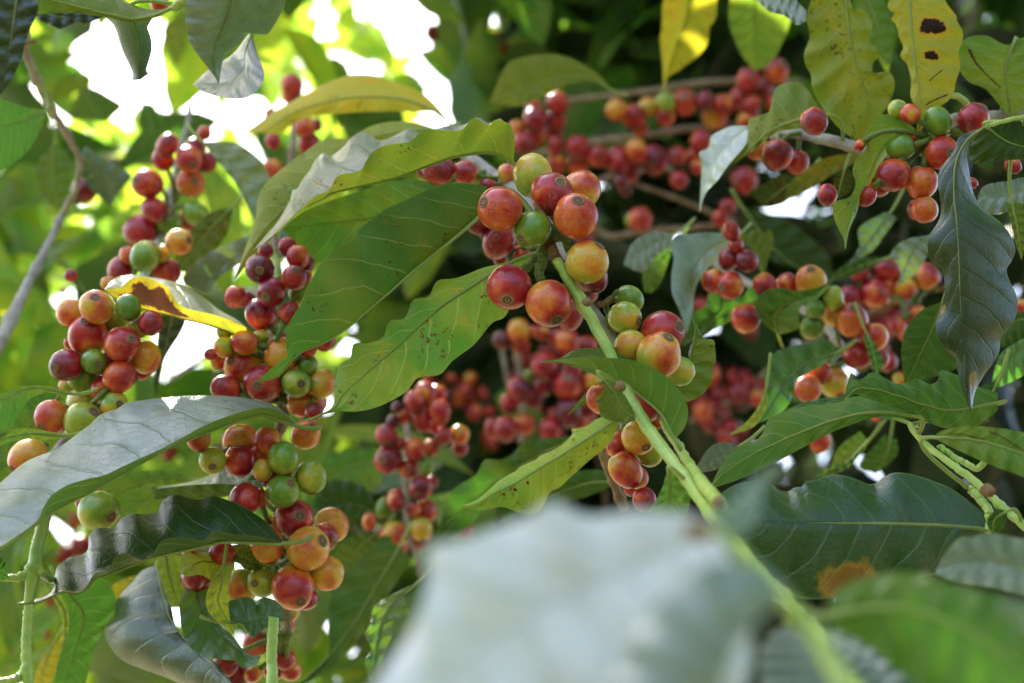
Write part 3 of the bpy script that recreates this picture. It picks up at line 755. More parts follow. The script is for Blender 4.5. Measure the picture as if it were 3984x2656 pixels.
leaf(tD, 'Z8', [(1906, 630), (1700, 622), (1500, 618), (1400, 640), (1200, 685), (1000, 730), (900, 770), (750, 830), (640, 862), (600, 920), (530, 968), (420, 958), (250, 1028), (110, 1035)],
     [(1906, 625), (1731, 582), (1600, 570), (1450, 545), (1380, 600), (1300, 602), (1180, 588), (1080, 620), (1030, 700), (960, 740), (900, 718), (850, 695), (772, 720), (740, 800), (640, 832), (590, 905), (530, 955), (420, 950), (250, 1020), (110, 1033)],
     [(1906, 620), (1860, 560), (1800, 490), (1731, 438), (1600, 360), (1510, 330), (1430, 308), (1340, 332), (1260, 318), (1180, 298), (1100, 338), (1070, 400), (1010, 435), (900, 428), (820, 460), (770, 522), (700, 522), (650, 530), (600, 580), (588, 680), (500, 722), (400, 770), (368, 850), (368, 920), (300, 985), (110, 1030)],
     d=(.50, .475, .46), a=-.006, b=.022, yel=.0, lum=.6, mat=M_LEAF_DARK, nv=9, ripple=.001, nt=90, reach=.0, camber=.03, label='dark wavy leaf speckled with pale fibres and a long tail tip')
leaf(tD, 'Z8', [(-120, 790), (-40, 800), (55, 850)], [(-120, 700), (0, 720), (35, 760), (55, 850)], [(-120, 890), (0, 880), (55, 855)], d=(.45, .46), yel=.0, lum=.7, nt=24)
leaf(tD, 'Z8', [(450, 960), (560, 1100), (520, 1300), (420, 1640)], [(420, 975), (462, 1080), (440, 1200), (400, 1380), (350, 1640)], [(560, 880), (690, 865), (770, 960), (772, 1080), (710, 1180), (640, 1330), (560, 1640)], d=(.56, .58), yel=.08, lum=.9, label='dark green leaf with one sunlit patch')
leaf(tD, 'Z8', [(400, 1240), (330, 1370), (240, 1640)], [(430, 1235), (290, 1400), (180, 1640)], [(430, 1240), (400, 1400), (330, 1640)], d=(.62, .62), yel=.75)
leaf(tD, 'Z8', [(1010, 828), (880, 890), (760, 1010)], [(1010, 828), (860, 860), (750, 920), (760, 1010)], [(1010, 830), (920, 920), (800, 1010), (760, 1010)], d=(.62, .62), yel=.8, nt=24)
leaf(tD, 'Z8', [(350, 960), (430, 1080), (440, 1230), (400, 1400)], [(350, 990), (400, 1080), (425, 1230), (400, 1400)], [(400, 950), (455, 1070), (460, 1210), (400, 1400)], d=(.545, .55), yel=.3, lum=1.4, nt=30)

# ------------------------------------------------------------------ centre-left fruiting branch
tE = Thing('coffee_branch', 'drooping branch left of centre packed with red, orange and green cherries', 'branch', at=('F', 640, 1250, .52))
tE.stem('Z9', [(640, 60), (648, 300), (640, 520), (640, 800), (690, 1100), (705, 1250), (690, 1400), (600, 1560), (520, 1750)], (.60, .58, .565, .56), (.0016, .002, .0024, .0024), M_WOOD, (.2, .45, .7, .85))
tE.stem('Z10', [(700, 160), (650, 320), (640, 520), (650, 720), (640, 900), (680, 1100), (690, 1250)], (.56, .55, .54, .55), (.0023, .0024, .0024, .0015), M_WOOD, (.3, .5, .75), name='branch_end')
tE.stem('Z10', [(640, 690), (500, 720), (330, 760), (180, 720), (0, 740)], (.56, .57), (.002, .0018), M_WOOD, name='side_twig')
tE.stem('Z10', [(290, -10), (300, 80), (250, 160), (240, 60)], (.57, .56), (.0018, .0016), M_WOOD, name='side_twig')
cherries(tE, 'Z9', .545, [(560, 1115, 123, .70, -.3, .15), (425, 1000, 119, .50, -.6, -.3), (690, 930, 112, .56), (790, 1120, 96, .12, .3, 0), (865, 995, 66, .08), (960, 1125, 86, .42), (855, 1245, 110, .62),
                          (440, 840, 82, .6), (300, 870, 68, .42), (300, 770, 52, .28), (550, 800, 52, .38), (760, 980, 70, .52), (215, 920, 42, .7), (270, 970, 52, .6), (310, 1155, 90, .76), (430, 1165, 52, .18),
                          (620, 500, 96, .78, -.4, .3), (550, 650, 106, .72), (540, 340, 93, .86, 0, .1), (780, 400, 86, .76, .05, -.6), (820, 500, 84, .22), (745, 640, 72, .68), (375, 530, 68, .66), (450, 550, 60, .8),
                          (980, 825, 74, .7), (870, 880, 56, .76), (700, 830, 50, .7), (860, 390, 36, .68), (800, 260, 72, .7), (730, 190, 62, .78), (580, 220, 52, .8), (860, 310, 52, .88), (910, 1310, 60, .8)])
cherries(tE, 'Z9', .53, [(855, 1465, 100, .50, .4, -.55)])
cherries(tE, 'Z10', .515, [(722, 960, 131, .62, .35, .6), (820, 710, 136, .50, .68, -.38), (728, 515, 121, .70, .3, -.1), (655, 345, 107, .12, .5, -.5), (920, 640, 88, .66, .7, .4), (965, 560, 109, .48), (930, 865, 112, .44),
                            (800, 1030, 72, .74), (660, 135, 98, .17), (835, 255, 101, .27), (525, 925, 93, .2, -.5, .1), (390, 950, 112, .36), (210, 150, 86, .33, 0, .45), (380, 150, 92, .72), (510, 115, 76, .62),
                            (530, 210, 62, .42), (590, 265, 66, .76), (410, 400, 96, .72), (510, 390, 56, .62), (385, 20, 100, .58), (560, 20, 82, .62), (120, 10, 76, .5), (560, 690, 102, .56), (590, 590, 72, .40),
                            (270, 740, 72, .7), (60, 745, 42, .52), (90, 890, 72, .76)])
cherries(tE, 'Z10', .56, [(700, 1110, 62, .62), (660, 1190, 76, .7), (490, 1310, 86, .7), (670, 1420, 66, .74), (710, 1490, 62, .64), (600, 1490, 62, .68), (290, 1450, 82, .76), (350, 1520, 92, .7), (470, 1510, 52, .5)])
cherries(tE, 'Z8', .53, [(665, 410, 126, .17, .6, .3), (640, 290, 52, .66), (545, 360, 38, .6), (1330, 860, 92, .76)])
leaf(tE, 'Z10', [(545, 390), (450, 352), (300, 368), (150, 385), (0, 390), (-160, 395)], [(545, 375), (480, 328), (350, 303), (200, 298), (0, 312), (-180, 335)], [(545, 370), (530, 300), (522, 232), (480, 200), (430, 188), (370, 210), (280, 193), (200, 240), (50, 290), (-180, 320)],
     d=(.53, .54), a=-.004, b=.03, yel=.15, lum=.85, sky_sheen=.7)
leaf(tE, 'Z8', [(1290, 200), (1050, 190), (720, 300)], [(1290, 200), (1180, 148), (1000, 143), (800, 160), (700, 230), (720, 300)], [(1290, 205), (1100, 232), (900, 262), (720, 300)], d=(.60, .60), yel=.2, lum=.8)
leaf(tE, 'Z8', [(1500, 250), (1150, 280), (950, 340), (790, 430)], [(1500, 240), (1150, 262), (1080, 235), (1000, 225), (900, 290), (780, 360), (790, 430)], [(1400, 330), (1080, 400), (900, 440), (790, 430)], d=(.585, .59), yel=.15, lum=1.0, cor=.001)
leaf(tE, 'Z10', [(352, 790), (260, 800), (120, 800), (60, 850), (20, 870)], [(350, 760), (240, 740), (100, 738), (20, 742), (0, 800), (0, 860), (20, 880)], [(350, 850), (240, 860), (200, 910), (130, 880), (60, 890), (20, 880)], d=(.525, .50), a=.004, b=-.006, yel=.45, lum=1.25, side='under', nt=40, label='pale yellow-green leaf curling over itself')
leaf(tE, 'Z10', [(280, 820), (260, 950), (240, 1050), (290, 1150), (345, 1262)], [(205, 900), (170, 1000), (168, 1080), (200, 1140), (270, 1200), (345, 1262)], [(350, 800), (312, 950), (322, 1060), (330, 1180), (345, 1262)], d=(.505, .50), a=-.004, b=.006, yel=.4, lum=1.3, side='under', nt=40)
leaf(tE, 'Z10', [(120, 900), (110, 1020), (180, 1170), (320, 1310), (430, 1400), (515, 1410)], [(60, 930), (0, 1040), (0, 1150), (20, 1260), (60, 1340), (130, 1390), (240, 1418), (340, 1425), (400, 1472), (480, 1460), (515, 1410)], [(205, 905), (180, 1000), (182, 1100), (250, 1190), (340, 1270), (400, 1350), (450, 1390), (515, 1395)],
     d=(.53, .52, .50), a=-.01, yel=.1, lum=.9, side='top', mat=M_LEAF_LINT, sky_sheen=.2, nt=60, cor=.0006, ripple=.001, label='twisted dark leaf fading to pale green')
leaf(tE, 'Z8', [(1060, 790), (1130, 1100), (1250, 1280), (1400, 1430), (1620, 1680)], [(1050, 780), (960, 810), (900, 880), (780, 1020), (772, 1130), (705, 1200), (740, 1320), (830, 1420), (1000, 1490), (1200, 1568), (1500, 1720), (1620, 1680)], [(1060, 800), (1150, 1050), (1200, 1220), (1350, 1350), (1500, 1480), (1620, 1680)],
     d=(.56, .53, .50), a=.02, side='top', yel=.0, sky_sheen=.1, lum=.8, mat=M_LEAF_DARK, cor=.0012, nv=8, camber=.12, label='large dark blue-green leaf at the bottom edge')
leaf(tE, 'Z8', [(1110, 700), (1150, 880), (1200, 1060)], [(1050, 700), (1090, 900), (1150, 1060)], [(1170, 700), (1230, 850), (1262, 950), (1250, 1060)], d=(.545, .54), yel=.3, lum=1.2, nt=24, ns=5, camber=.2, label='pale striped leaf seen almost edge-on')
leaf(tE, 'Z10', [(320, 1182), (450, 1173), (560, 1160), (640, 1152), (668, 1170)], [(320, 1170), (310, 1058), (350, 1035), (400, 1020), (450, 1024), (475, 1045), (485, 1072), (500, 1040), (540, 1022), (600, 1038), (650, 1085), (668, 1170)], [(320, 1190), (390, 1190), (425, 1230), (440, 1262), (475, 1277), (515, 1240), (560, 1212), (620, 1192), (668, 1172)],
     d=(.50, .50), side='top', a=.004, b=-.006, yel=.02, lum=.9, sky_sheen=.15, mat=M_LEAF_LINT, nt=60, reach=0, label='short dark leaf with a notched upper edge')
leaf(tE, 'Z10', [(385, 680), (440, 780), (530, 835)], [(325, 690), (360, 780), (425, 845), (530, 838)], [(445, 680), (475, 760), (530, 800)], d=(.52, .52), yel=.4, lum=.7, nt=24)
leaf(tE, 'Z9', [(800, 40), (740, 170), (660, 260)], [(760, -40), (690, 60), (660, 200), (660, 260)], [(860, 0), (800, 160), (740, 260), (660, 265)], d=(.62, .62), yel=.0, sky_sheen=.5, side='top', nt=24)
tE.stem('Z9', [(590, 160), (630, 230), (660, 320), (672, 420)], (.57, .555), (.0012, .0016), M_GREEN, name='petiole')
tS = Thing('coffee_shoot', 'straight green water shoot rising from the bottom edge below the lowest red cherries', 'branch', at=('Z10', 598, 1700, .47))
tS.stem('Z10', [(600, 1150), (592, 1250), (585, 1400), (590, 1560), (600, 1750)], (.495, .49, .48), (.0019, .0019, .0023), M_GREEN, (.9,))

# ------------------------------------------------------------------ twigs and leaves of the top-left corner
tF = Thing('coffee_twig', 'thin grey coffee twig running down the left side with one dark cherry', 'twig', at=('Z7', 10, 900, .62))
tF.stem('Z3', [(165, 160), (170, 300), (185, 380), (240, 520), (300, 640), (360, 760), (440, 880), (490, 980), (540, 1080), (525, 1250), (440, 1420), (360, 1590), (290, 1730), (200, 1900), (130, 2050), (40, 2240), (-40, 2380)], (.60, .62, .66, .70, .72, .70, .66, .62), (.0019, .0019, .0017, .0015, .0016, .0020, .0026, .0030), M_GREY, (.03, .16, .33, .6, .74, .9))
tF.stem('Z3', [(165, 290), (200, 285), (245, 278)], (.6, .6), (.0009, .0004), M_NODE, name='bud')
cherries(tF, 'Z3', .72, [(570, 1290, 82, .84)])
leaf(tF, 'Z3', [(550, 1060), (650, 1150), (720, 1270), (745, 1405)], [(550, 1060), (535, 1150), (600, 1260), (680, 1340), (745, 1405)], [(550, 1060), (580, 990), (680, 1060), (780, 1110), (890, 1190), (830, 1270), (745, 1405)], d=(.70, .72), side='top', sky_sheen=.6, nt=36)
leaf(tF, 'Z3', [(370, 960), (360, 1200), (400, 1430)], [(370, 960), (270, 1080), (250, 1200), (310, 1350), (400, 1430)], [(370, 960), (470, 1050), (482, 1200), (450, 1350), (400, 1430)], d=(.78, .78), yel=.1, lum=.7)
leaf(tF, 'Z3', [(310, 745), (200, 800), (100, 835), (-60, 870)], [(310, 740), (230, 735), (150, 718), (0, 668), (-60, 650)], [(310, 755), (262, 900), (180, 1030), (80, 1110), (-60, 1190)], d=(.62, .58), yel=.02, lum=.9, nv=7, label='broad mid-green leaf at the left edge')
leaf(tF, 'Z3', [(560, 590), (620, 700), (720, 830)], [(560, 590), (500, 680), (480, 800), (600, 815), (720, 830)], [(560, 590), (650, 600), (740, 650), (830, 720), (720, 830)], d=(.95, .95), yel=.15, lum=.7)
leaf(tF, 'Z3', [(960, 690), (1020, 820), (1050, 1010)], [(960, 690), (930, 830), (980, 930), (1050, 1010)], [(960, 690), (1040, 710), (1090, 790), (1105, 880), (1050, 1010)], d=(.95, .95), yel=0, lum=.8)
leaf(tF, 'Z3', [(610, 500), (480, 560), (330, 640)], [(610, 500), (480, 490), (380, 560), (330, 640)], [(610, 500), (620, 570), (500, 640), (330, 700)], d=(1.1, 1.1), yel=.3)
leaf(tF, 'Z3', [(1260, 30), (1200, 250), (1205, 460)], [(1250, 60), (1110, 180), (1120, 280), (1170, 400), (1205, 460)], [(1260, 60), (1290, 200), (1250, 350), (1205, 460)], d=(1.0, 1.0), yel=.35)
leaf(tF, 'Z3', [(180, 320), (350, 360), (560, 375)], [(180, 300), (320, 290), (430, 330), (560, 375)], [(180, 330), (260, 440), (400, 430), (560, 375)], d=(1.1, 1.1), yel=.25)

tG = Thing('coffee_twig', 'coffee twig over the top-left corner with drooping dark and grey leaves', 'twig', at=('Z3', 1300, -150, .44))
tG.stem('Z3', [(1300, -120), (1260, -20), (1215, 20), (1185, 50)], (.45, .46), (.0016, .0015), M_GREEN)
tG.stem('Z3', [(1185, 50), (1230, 30), (1280, 70), (1330, 120)], (.46, .5), (.0014, .0008), M_GREEN, name='petiole')
leaf(tG, 'F', [(535, -30), (522, 30), (500, 90), (490, 140), (503, 192)], [(460, -30), (428, 0), (428, 60), (438, 100), (465, 140), (485, 165), (503, 192)], [(650, -30), (655, 8), (640, 40), (622, 70), (610, 80), (590, 72), (572, 68), (550, 100), (515, 130), (503, 192)],
     d=(.44, .46), side='top', sky_sheen=.75, b=.006, mat=M_LEAF, label='grey drooping leaf at the top', nt=50)
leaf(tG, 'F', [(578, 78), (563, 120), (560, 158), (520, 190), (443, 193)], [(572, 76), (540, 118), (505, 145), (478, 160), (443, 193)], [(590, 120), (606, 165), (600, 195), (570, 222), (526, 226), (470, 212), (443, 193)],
     d=(.49, .50), side='top', sky_sheen=.45, lum=.7, b=-.02, a=.02, nt=44, label='curled leaf tip with a white glint painted in its colour')  # glint comes from the painted sheen
leaf(tG, 'Z3', [(120, -80), (90, 150), (60, 350), (0, 645)], [(120, -80), (250, 0), (248, 105), (190, 225), (145, 400), (60, 565), (0, 645)], [(120, -80), (-60, 0), (-110, 200), (-100, 450), (0, 645)], d=(.42, .42), side='top', yel=0, lum=.4, mat=M_LEAF_DARK, label='almost black leaf in the top-left corner')
leaf(tG, 'Z3', [(1185, 50), (1080, 95), (930, 130), (800, 112), (500, 40), (200, -40)], [(1185, 40), (1100, 60), (1000, 62), (900, 30), (800, -10), (600, -70), (200, -70)], [(1185, 60), (1050, 118), (900, 150), (700, 112), (450, 85), (250, 92), (100, 60)], d=(.46, .44), yel=.3, lum=.6, sky_sheen=.2, a=.01, mat=M_LEAF, label='olive leaf along the top edge')
leaf(tG, 'Z3', [(880, 100), (930, 250), (945, 400), (950, 540)], [(705, 105), (830, 230), (880, 320), (905, 430), (893, 545)], [(1035, 118), (985, 220), (965, 350), (975, 440), (1008, 500)], d=(.465, .48), a=.012, b=.012, yel=.08, sky_sheen=.5, side='top', camber=.3, ripple=0, cor=0, label='trumpet-shaped rolled leaf hanging from the top', ns=6)
leaf(tG, 'Z3', [(180, 60), (450, 115), (710, 105)], [(180, 60), (450, 70), (710, 100)], [(180, 60), (300, 150), (370, 180), (420, 195), (520, 148), (590, 158), (710, 108)], d=(.55, .55), side='top', yel=0, lum=.3, mat=M_LEAF_DARK)
cherries(tG, 'Z3', .55, [(1080, 20, 62, .62)])

# ------------------------------------------------------------------ leaves and fruit behind, upper left
tH = Thing('coffee_branch', 'blurred coffee branch behind the yellow leaf with a few pink cherries', 'branch', at=('Z4', 330, 1250, .8))
tH.stem('Z4', [(350, 480), (380, 700), (370, 950), (330, 1250)], (.85, .8), (.0018, .0022), M_WOOD, (.3, .6))
cherries(tH, 'Z4', .76, [(370, 520, 62, .66), (365, 575, 58, .6), (450, 775, 63, .62), (475, 880, 70, .7), (255, 860, 46, .7), (250, 1030, 60, .6), (240, 700, 40, .7), (520, 760, 36, .7)])
leaf(tH, 'Z4', [(1350, 770), (1200, 660), (1000, 600), (700, 600), (400, 680), (200, 800), (90, 805)], [(1350, 765), (1230, 620), (1130, 548), (1000, 500), (880, 458), (740, 453), (620, 490), (500, 548), (400, 600), (260, 680), (90, 800)],
     [(1350, 775), (1260, 690), (1100, 680), (900, 680), (700, 690), (500, 710), (380, 750), (300, 812), (180, 812), (90, 808)], d=(.66, .68), a=.02, yel=.95, lum=1.3, mat=M_LEAF_RUST, nv=8, label='bright yellow translucent leaf')
leaf(tH, 'F', [(465, 325), (520, 370), (560, 440), (590, 525)], [(465, 325), (500, 370), (540, 420), (575, 480), (590, 525)], [(465, 325), (540, 328), (600, 370), (622, 430), (612, 490), (590, 525)], d=(.64, .62), side='top', yel=.3, sky_sheen=.4, label='grey-green leaf with a yellow margin')
leaf(tH, 'F', [(535, 475), (480, 530), (410, 620)], [(535, 475), (480, 490), (430, 540), (403, 590), (410, 620)], [(535, 475), (520, 540), (470, 600), (430, 625), (410, 620)], d=(.66, .66), yel=.3, lum=.55, mat=M_LEAF_WORN)
leaf(tH, 'F', [(625, 530), (560, 570), (480, 640), (425, 655)], [(625, 530), (560, 545), (480, 580), (440, 610), (420, 640), (425, 655)], [(625, 530), (620, 570), (560, 600), (500, 640), (480, 670), (425, 655)], d=(.6, .62), side='top', sky_sheen=.5, yel=.2)

# ------------------------------------------------------------------ hanging clusters behind the centre
tI = Thing('coffee_branch', 'drooping branch in the middle distance with a thin string of pinkish red cherries', 'branch', at=('Z11', 560, 1568, .74))
tI.stem('Z11', [(480, 560), (500, 700), (485, 900), (480, 1050), (490, 1200), (500, 1350), (560, 1500), (590, 1650)], (.80, .76, .74), (.0019, .0018, .0015), M_WOOD, (.2, .5, .8))
cherries(tI, 'Z11', .70, [(715, 525, 74, .66), (540, 460, 72, .74), (620, 395, 66, .7), (600, 580, 76, .70), (700, 400, 62, .66), (680, 600, 70, .68), (355, 690, 72, .76), (445, 745, 46, .72), (365, 850, 93, .72, -.4, 0),
                          (550, 780, 68, .66), (655, 770, 56, .6), (505, 910, 69, .60, .1, .1), (630, 895, 53, .1), (740, 690, 62, .76), (850, 680, 66, .56), (855, 770, 56, .8), (590, 1040, 80, .76), (665, 1000, 42, .72),
                          (420, 1125, 68, .72), (540, 1190, 46, .7), (620, 1200, 76, .66), (350, 1180, 66, .09), (405, 1360, 93, .56, -.4, .3), (405, 1440, 90, .66), (590, 1320, 73, .38), (600, 1400, 62, .76), (430, 495, 42, 1.0),
                          (400, 590, 46, 1.0), (460, 560, 46, .66), (240, 1270, 50, .56), (890, 1340, 50, .7)])
leaf(tI, 'Z10', [(1300, 150), (1050, 210), (780, 430)], [(1300, 60), (1150, 80), (950, 110), (850, 250), (780, 430)], [(1300, 200), (1250, 320), (1000, 400), (780, 430)], d=(.80, .78), yel=.08, lum=.9)
leaf(tI, 'Z10', [(1255, 490), (1080, 420), (850, 450)], [(1250, 480), (1230, 380), (1150, 300), (1000, 273), (900, 300), (850, 440)], [(1255, 500), (1100, 520), (950, 500), (850, 450)], d=(.72, .72), side='top', yel=0, lum=.5)
leaf(tI, 'Z10', [(1400, 700), (1250, 950), (1100, 1200), (900, 1450), (720, 1600)], [(1300, 620), (1080, 850), (1000, 960), (950, 1100), (950, 1400), (880, 1500), (720, 1600)], [(1480, 780), (1400, 900), (1300, 1050), (1200, 1200), (1060, 1380), (900, 1520), (720, 1600)], d=(.66, .62), yel=.12, lum=.55, label='long olive leaf slanting down behind the lowest bunch')
leaf(tI, 'Z10', [(1270, 600), (1150, 700), (1030, 860)], [(1270, 600), (1150, 620), (1050, 660), (1000, 760), (1030, 860)], [(1270, 620), (1250, 750), (1150, 850), (1030, 870)], d=(.70, .70), yel=.15, lum=.7, sky_sheen=.3)
leaf(tI, 'Z10', [(1500, 940), (1400, 1020), (1300, 1150), (1260, 1300), (1220, 1600)], [(1460, 950), (1400, 980), (1340, 1010), (1240, 1080), (1210, 1200), (1180, 1260), (1220, 1350), (1180, 1430), (1220, 1600)], [(1540, 930), (1440, 970), (1440, 1060), (1475, 1120), (1360, 1180), (1350, 1280), (1290, 1420), (1220, 1600)],
     d=(.56, .54), side='top', sky_sheen=.3, lum=.9, ripple=.0012, cor=.0001, mat=M_LEAF)
leaf(tI, 'Z2', [(1110, 960), (800, 1120), (500, 1320), (220, 1560), (100, 1700)], [(1110, 950), (1000, 958), (900, 966), (800, 985), (730, 1020), (690, 1070), (600, 1110), (500, 1112), (440, 1210), (380, 1250), (300, 1300), (230, 1400), (190, 1568), (100, 1700)], [(1100, 960), (1050, 1050), (900, 1200), (700, 1330), (500, 1450), (350, 1600), (100, 1700)],
     d=(.60, .62), yel=.05, lum=.55, sky_sheen=.3, ripple=.004, nv=10, label='long dark wavy leaf behind the centre')
leaf(tI, 'Z2', [(1390, 1265), (1200, 1270), (900, 1380), (600, 1540)], [(1390, 1260), (1330, 1190), (1150, 1185), (950, 1240), (800, 1350), (600, 1540)], [(1390, 1270), (1250, 1340), (1000, 1420), (800, 1500), (600, 1545)], d=(.6, .62), yel=.05, lum=.5)

tJ = Thing('coffee_branch', 'far blurred coffee branch behind the centre with dark crimson cherries in hanging bunches', 'branch', at=('Z2', 750, 1100, .9))
tJ.stem('Z2', [(690, 180), (710, 330), (740, 560), (730, 700), (760, 800), (740, 1000)], (.88, .86), (.0024, .0022, .0018), M_WOOD, (.3, .7))
tJ.stem('Z2', [(600, 250), (620, 400), (660, 620)], (.9, .88), (.0018, .0014), M_WOOD, name='side_twig')
cherries(tJ, 'Z2', .80, [(1060, 315, 88, .72), (990, 300, 66, .76), (1195, 340, 62, .7), (900, 480, 84, .74), (900, 600, 72, .78), (1060, 605, 92, .66, -.05, -.5), (1230, 570, 66, .52), (810, 540, 46, .12), (1095, 500, 62, .66),
                         (735, 640, 80, .80), (830, 700, 62, .80), (665, 730, 62, .8), (640, 905, 77, .78), (560, 900, 62, .76), (765, 870, 74, .60), (940, 905, 72, .70), (1160, 690, 62, .70), (1200, 770, 72, .72), (1060, 790, 86, .94),
                         (1140, 860, 62, .66), (730, 240, 72, .58), (740, 330, 66, .66), (620, 300, 66, 1.0), (840, 240, 42, .66), (890, 250, 46, .66), (1210, 900, 50, .7)])
cherries(tJ, 'Z2', 1.05, [(370, 640, 50, .72), (320, 690, 50, .6), (400, 560, 46, .62), (435, 790, 52, .7), (490, 660, 42, .72), (530, 780, 40, .68), (560, 1000, 36, .7), (270, 560, 36, .66)])

def scatter(th, f, d, boxes, seed, rr=(36, 56)):
    R = random.Random(seed); items = []
    for (x0, y0, x1, y1, n) in boxes:
        cx = [(R.uniform(x0, x1), R.uniform(y0, y1)) for _ in range(max(1, n // 4))]
        for i in range(n):
            a, b = cx[i % len(cx)]
            items.append((a + R.gauss(0, 40), b + R.gauss(0, 40), R.uniform(*rr), R.choice((.66, .72, .74, .78, .82, .62, .86))))
    cherries(th, f, d, items)


tV = Thing('coffee_branch', 'farthest blurred fruiting branch behind the centre with loose bunches of deep crimson cherries', 'branch', at=('Z2', 900, 1500, 1.15))
tV.stem('Z2', [(300, 400), (560, 560), (900, 700), (1150, 900), (1300, 1200), (1320, 1500)], (1.18, 1.12), (.0022, .0022), M_WOOD, (.3, .6))
tV.stem('Z2', [(1900, 600), (2000, 800), (2100, 1000), (2150, 1300)], (1.15, 1.12), (.0020, .0022), M_WOOD, (.3, .6))
scatter(tV, 'Z2', 1.05, [(520, 380, 1280, 1050, 52), (1880, 500, 2250, 1300, 36), (100, 500, 450, 700, 10)], 3)

tW = Thing('coffee_branch', 'blurred fruiting branch in the dark between the right-hand bunches and the hanging dark leaf', 'branch', at=('Z12', 1700, 600, 1.0))
tW.stem('Z12', [(300, 1300), (600, 1150), (900, 900), (1250, 700), (1700, 600)], (1.02, .98), (.0020, .0022), M_WOOD, (.3, .6))
scatter(tW, 'Z12', .92, [(350, 850, 1000, 1400, 30), (1350, 400, 1800, 900, 26), (380, 480, 700, 700, 8)], 8, (44, 66))

# ------------------------------------------------------------------ rows of fruit on thin branches, top right of centre
tK = Thing('coffee_branch', 'uppermost thin coffee branch behind the top centre with a row of red cherries below it', 'branch', 'thin coffee branches crossing behind the top centre', at=('Z5', 1800, 500, .9))
tK.stem('Z5', [(150, 640), (330, 612), (560, 585), (840, 552), (1000, 525), (1150, 502), (1360, 492), (1560, 494), (1760, 505)], (.98, .93, .9), (.0017, .0021, .0022), M_WOOD, (.3, .52, .8))
cherries(tK, 'Z5', .86, [(625, 670, 66, .56), (730, 710, 66, .72), (820, 650, 62, .48), (925, 620, 56, .26), (925, 710, 56, .62), (1040, 625, 81, .60, 0, -.5), (1165, 615, 56, .82), (1275, 640, 62, .68), (1225, 705, 76, .48),
                         (1435, 490, 76, .74), (1600, 430, 72, .72, .6, -.5), (1530, 545, 56, .76), (1385, 600, 70, .70), (1450, 640, 52, .74), (1440, 690, 52, .74), (1590, 640, 50, .7), (770, 780, 52, .7), (1410, 735, 50, .66)])
leaf(tK, 'Z5', [(590, 545), (450, 470), (250, 480), (0, 560), (-150, 620)], [(590, 540), (520, 460), (420, 390), (300, 340), (180, 330), (50, 350), (-50, 400), (-150, 620)], [(590, 545), (480, 500), (350, 510), (200, 580), (100, 620), (0, 650), (-150, 625)], d=(.74, .74), yel=.5, lum=.75, label='olive-yellow leaf above the main cherries')
leaf(tK, 'Z5', [(1090, -80), (1050, 120), (980, 300), (930, 450), (915, 545)], [(940, -80), (905, 30), (900, 170), (890, 250), (905, 400), (912, 545)], [(1240, -80), (1232, 100), (1190, 170), (1180, 260), (1110, 350), (1000, 430), (940, 470), (918, 545)], d=(.72, .76), yel=.9, lum=1.1, a=-.01, mat=M_LEAF_RUST, label='bright yellow leaf standing at the top edge')
leaf(tK, 'Z5', [(1470, -80), (1470, 200), (1465, 430)], [(1320, -80), (1308, 100), (1340, 230), (1400, 350), (1465, 430)], [(1600, -80), (1690, 50), (1670, 180), (1600, 330), (1540, 400), (1465, 430)], d=(.72, .76), yel=.35, lum=1.2, label='light green leaf beside the bright yellow one')
tL = Thing('coffee_branch', 'second thin pale coffee branch behind the top centre with a denser row of crimson cherries', 'branch', 'thin coffee branches crossing behind the top centre', at=('Z5', 1500, 780, .9))
tL.stem('Z5', [(100, 950), (300, 900), (440, 868), (620, 845), (850, 818), (1050, 785), (1330, 768), (1500, 775)], (.95, .9, .88), (.0017, .0022, .0022), M_WOOD, (.35, .6, .8))
cherries(tL, 'Z5', .85, [(130, 725, 72, .78), (265, 625, 64, .72), (110, 650, 50, .66), (255, 730, 66, .74), (240, 800, 62, .76), (60, 870, 72, .76), (135, 830, 56, .66), (20, 780, 46, .54), (255, 890, 52, .74), (385, 900, 69, .70),
                         (510, 950, 63, .74), (390, 1010, 62, .62), (265, 990, 56, .62), (235, 1020, 52, .7), (630, 975, 81, .70), (750, 920, 62, .60), (850, 975, 83, .80), (700, 1050, 62, .68), (995, 950, 56, .70), (1145, 860, 70, .72),
                         (1100, 960, 52, .66), (1120, 1020, 42, .6), (1005, 1095, 56, .72), (655, 1110, 45, .92), (680, 1160, 40, .95)])
tM = Thing('coffee_branch', 'third thin coffee branch below the two fruit rows carrying few cherries', 'branch', 'thin coffee branches crossing behind the top centre', at=('Z5', 1300, 1370, .9))
tM.stem('Z5', [(430, 1370), (520, 1410), (600, 1440), (720, 1420), (830, 1408), (1050, 1390), (1220, 1370), (1350, 1340)], (.9, .88), (.0022, .0020, .0018), M_WOOD, (.3, .6))
tM.stem('Z5', [(690, 1110), (820, 1150), (950, 1195), (1080, 1245), (1220, 1305)], (.9, .92), (.0014, .0016), M_WOOD, (.5,), name='side_twig')
tM.stem('Z5', [(480, 1110), (560, 1085), (640, 1060), (760, 1040), (960, 1030)], (.92, .94), (.0018, .0018), M_WOOD, (.5,), name='side_twig')
cherries(tM, 'Z5', .84, [(770, 1335, 73, .66), (720, 1340, 45, .2), (1405, 1100, 76, .76), (1305, 1260, 52, .74), (1260, 1330, 52, .7), (1320, 1430, 56, .66), (1355, 1490, 42, .66), (430, 1450, 60, .8), (420, 1560, 60, .78)])
tN = Thing('coffee_branch', 'very blurred far coffee branch at the top with a few cherries against the sky', 'branch', at=('Z4', 1700, 200, 1.35))
tN.stem('Z4', [(1100, 40), (1200, 130), (1300, 240), (1440, 250), (1560, 250)], (1.35, 1.35), (.0015, .0015), M_WOOD, name='side_twig')
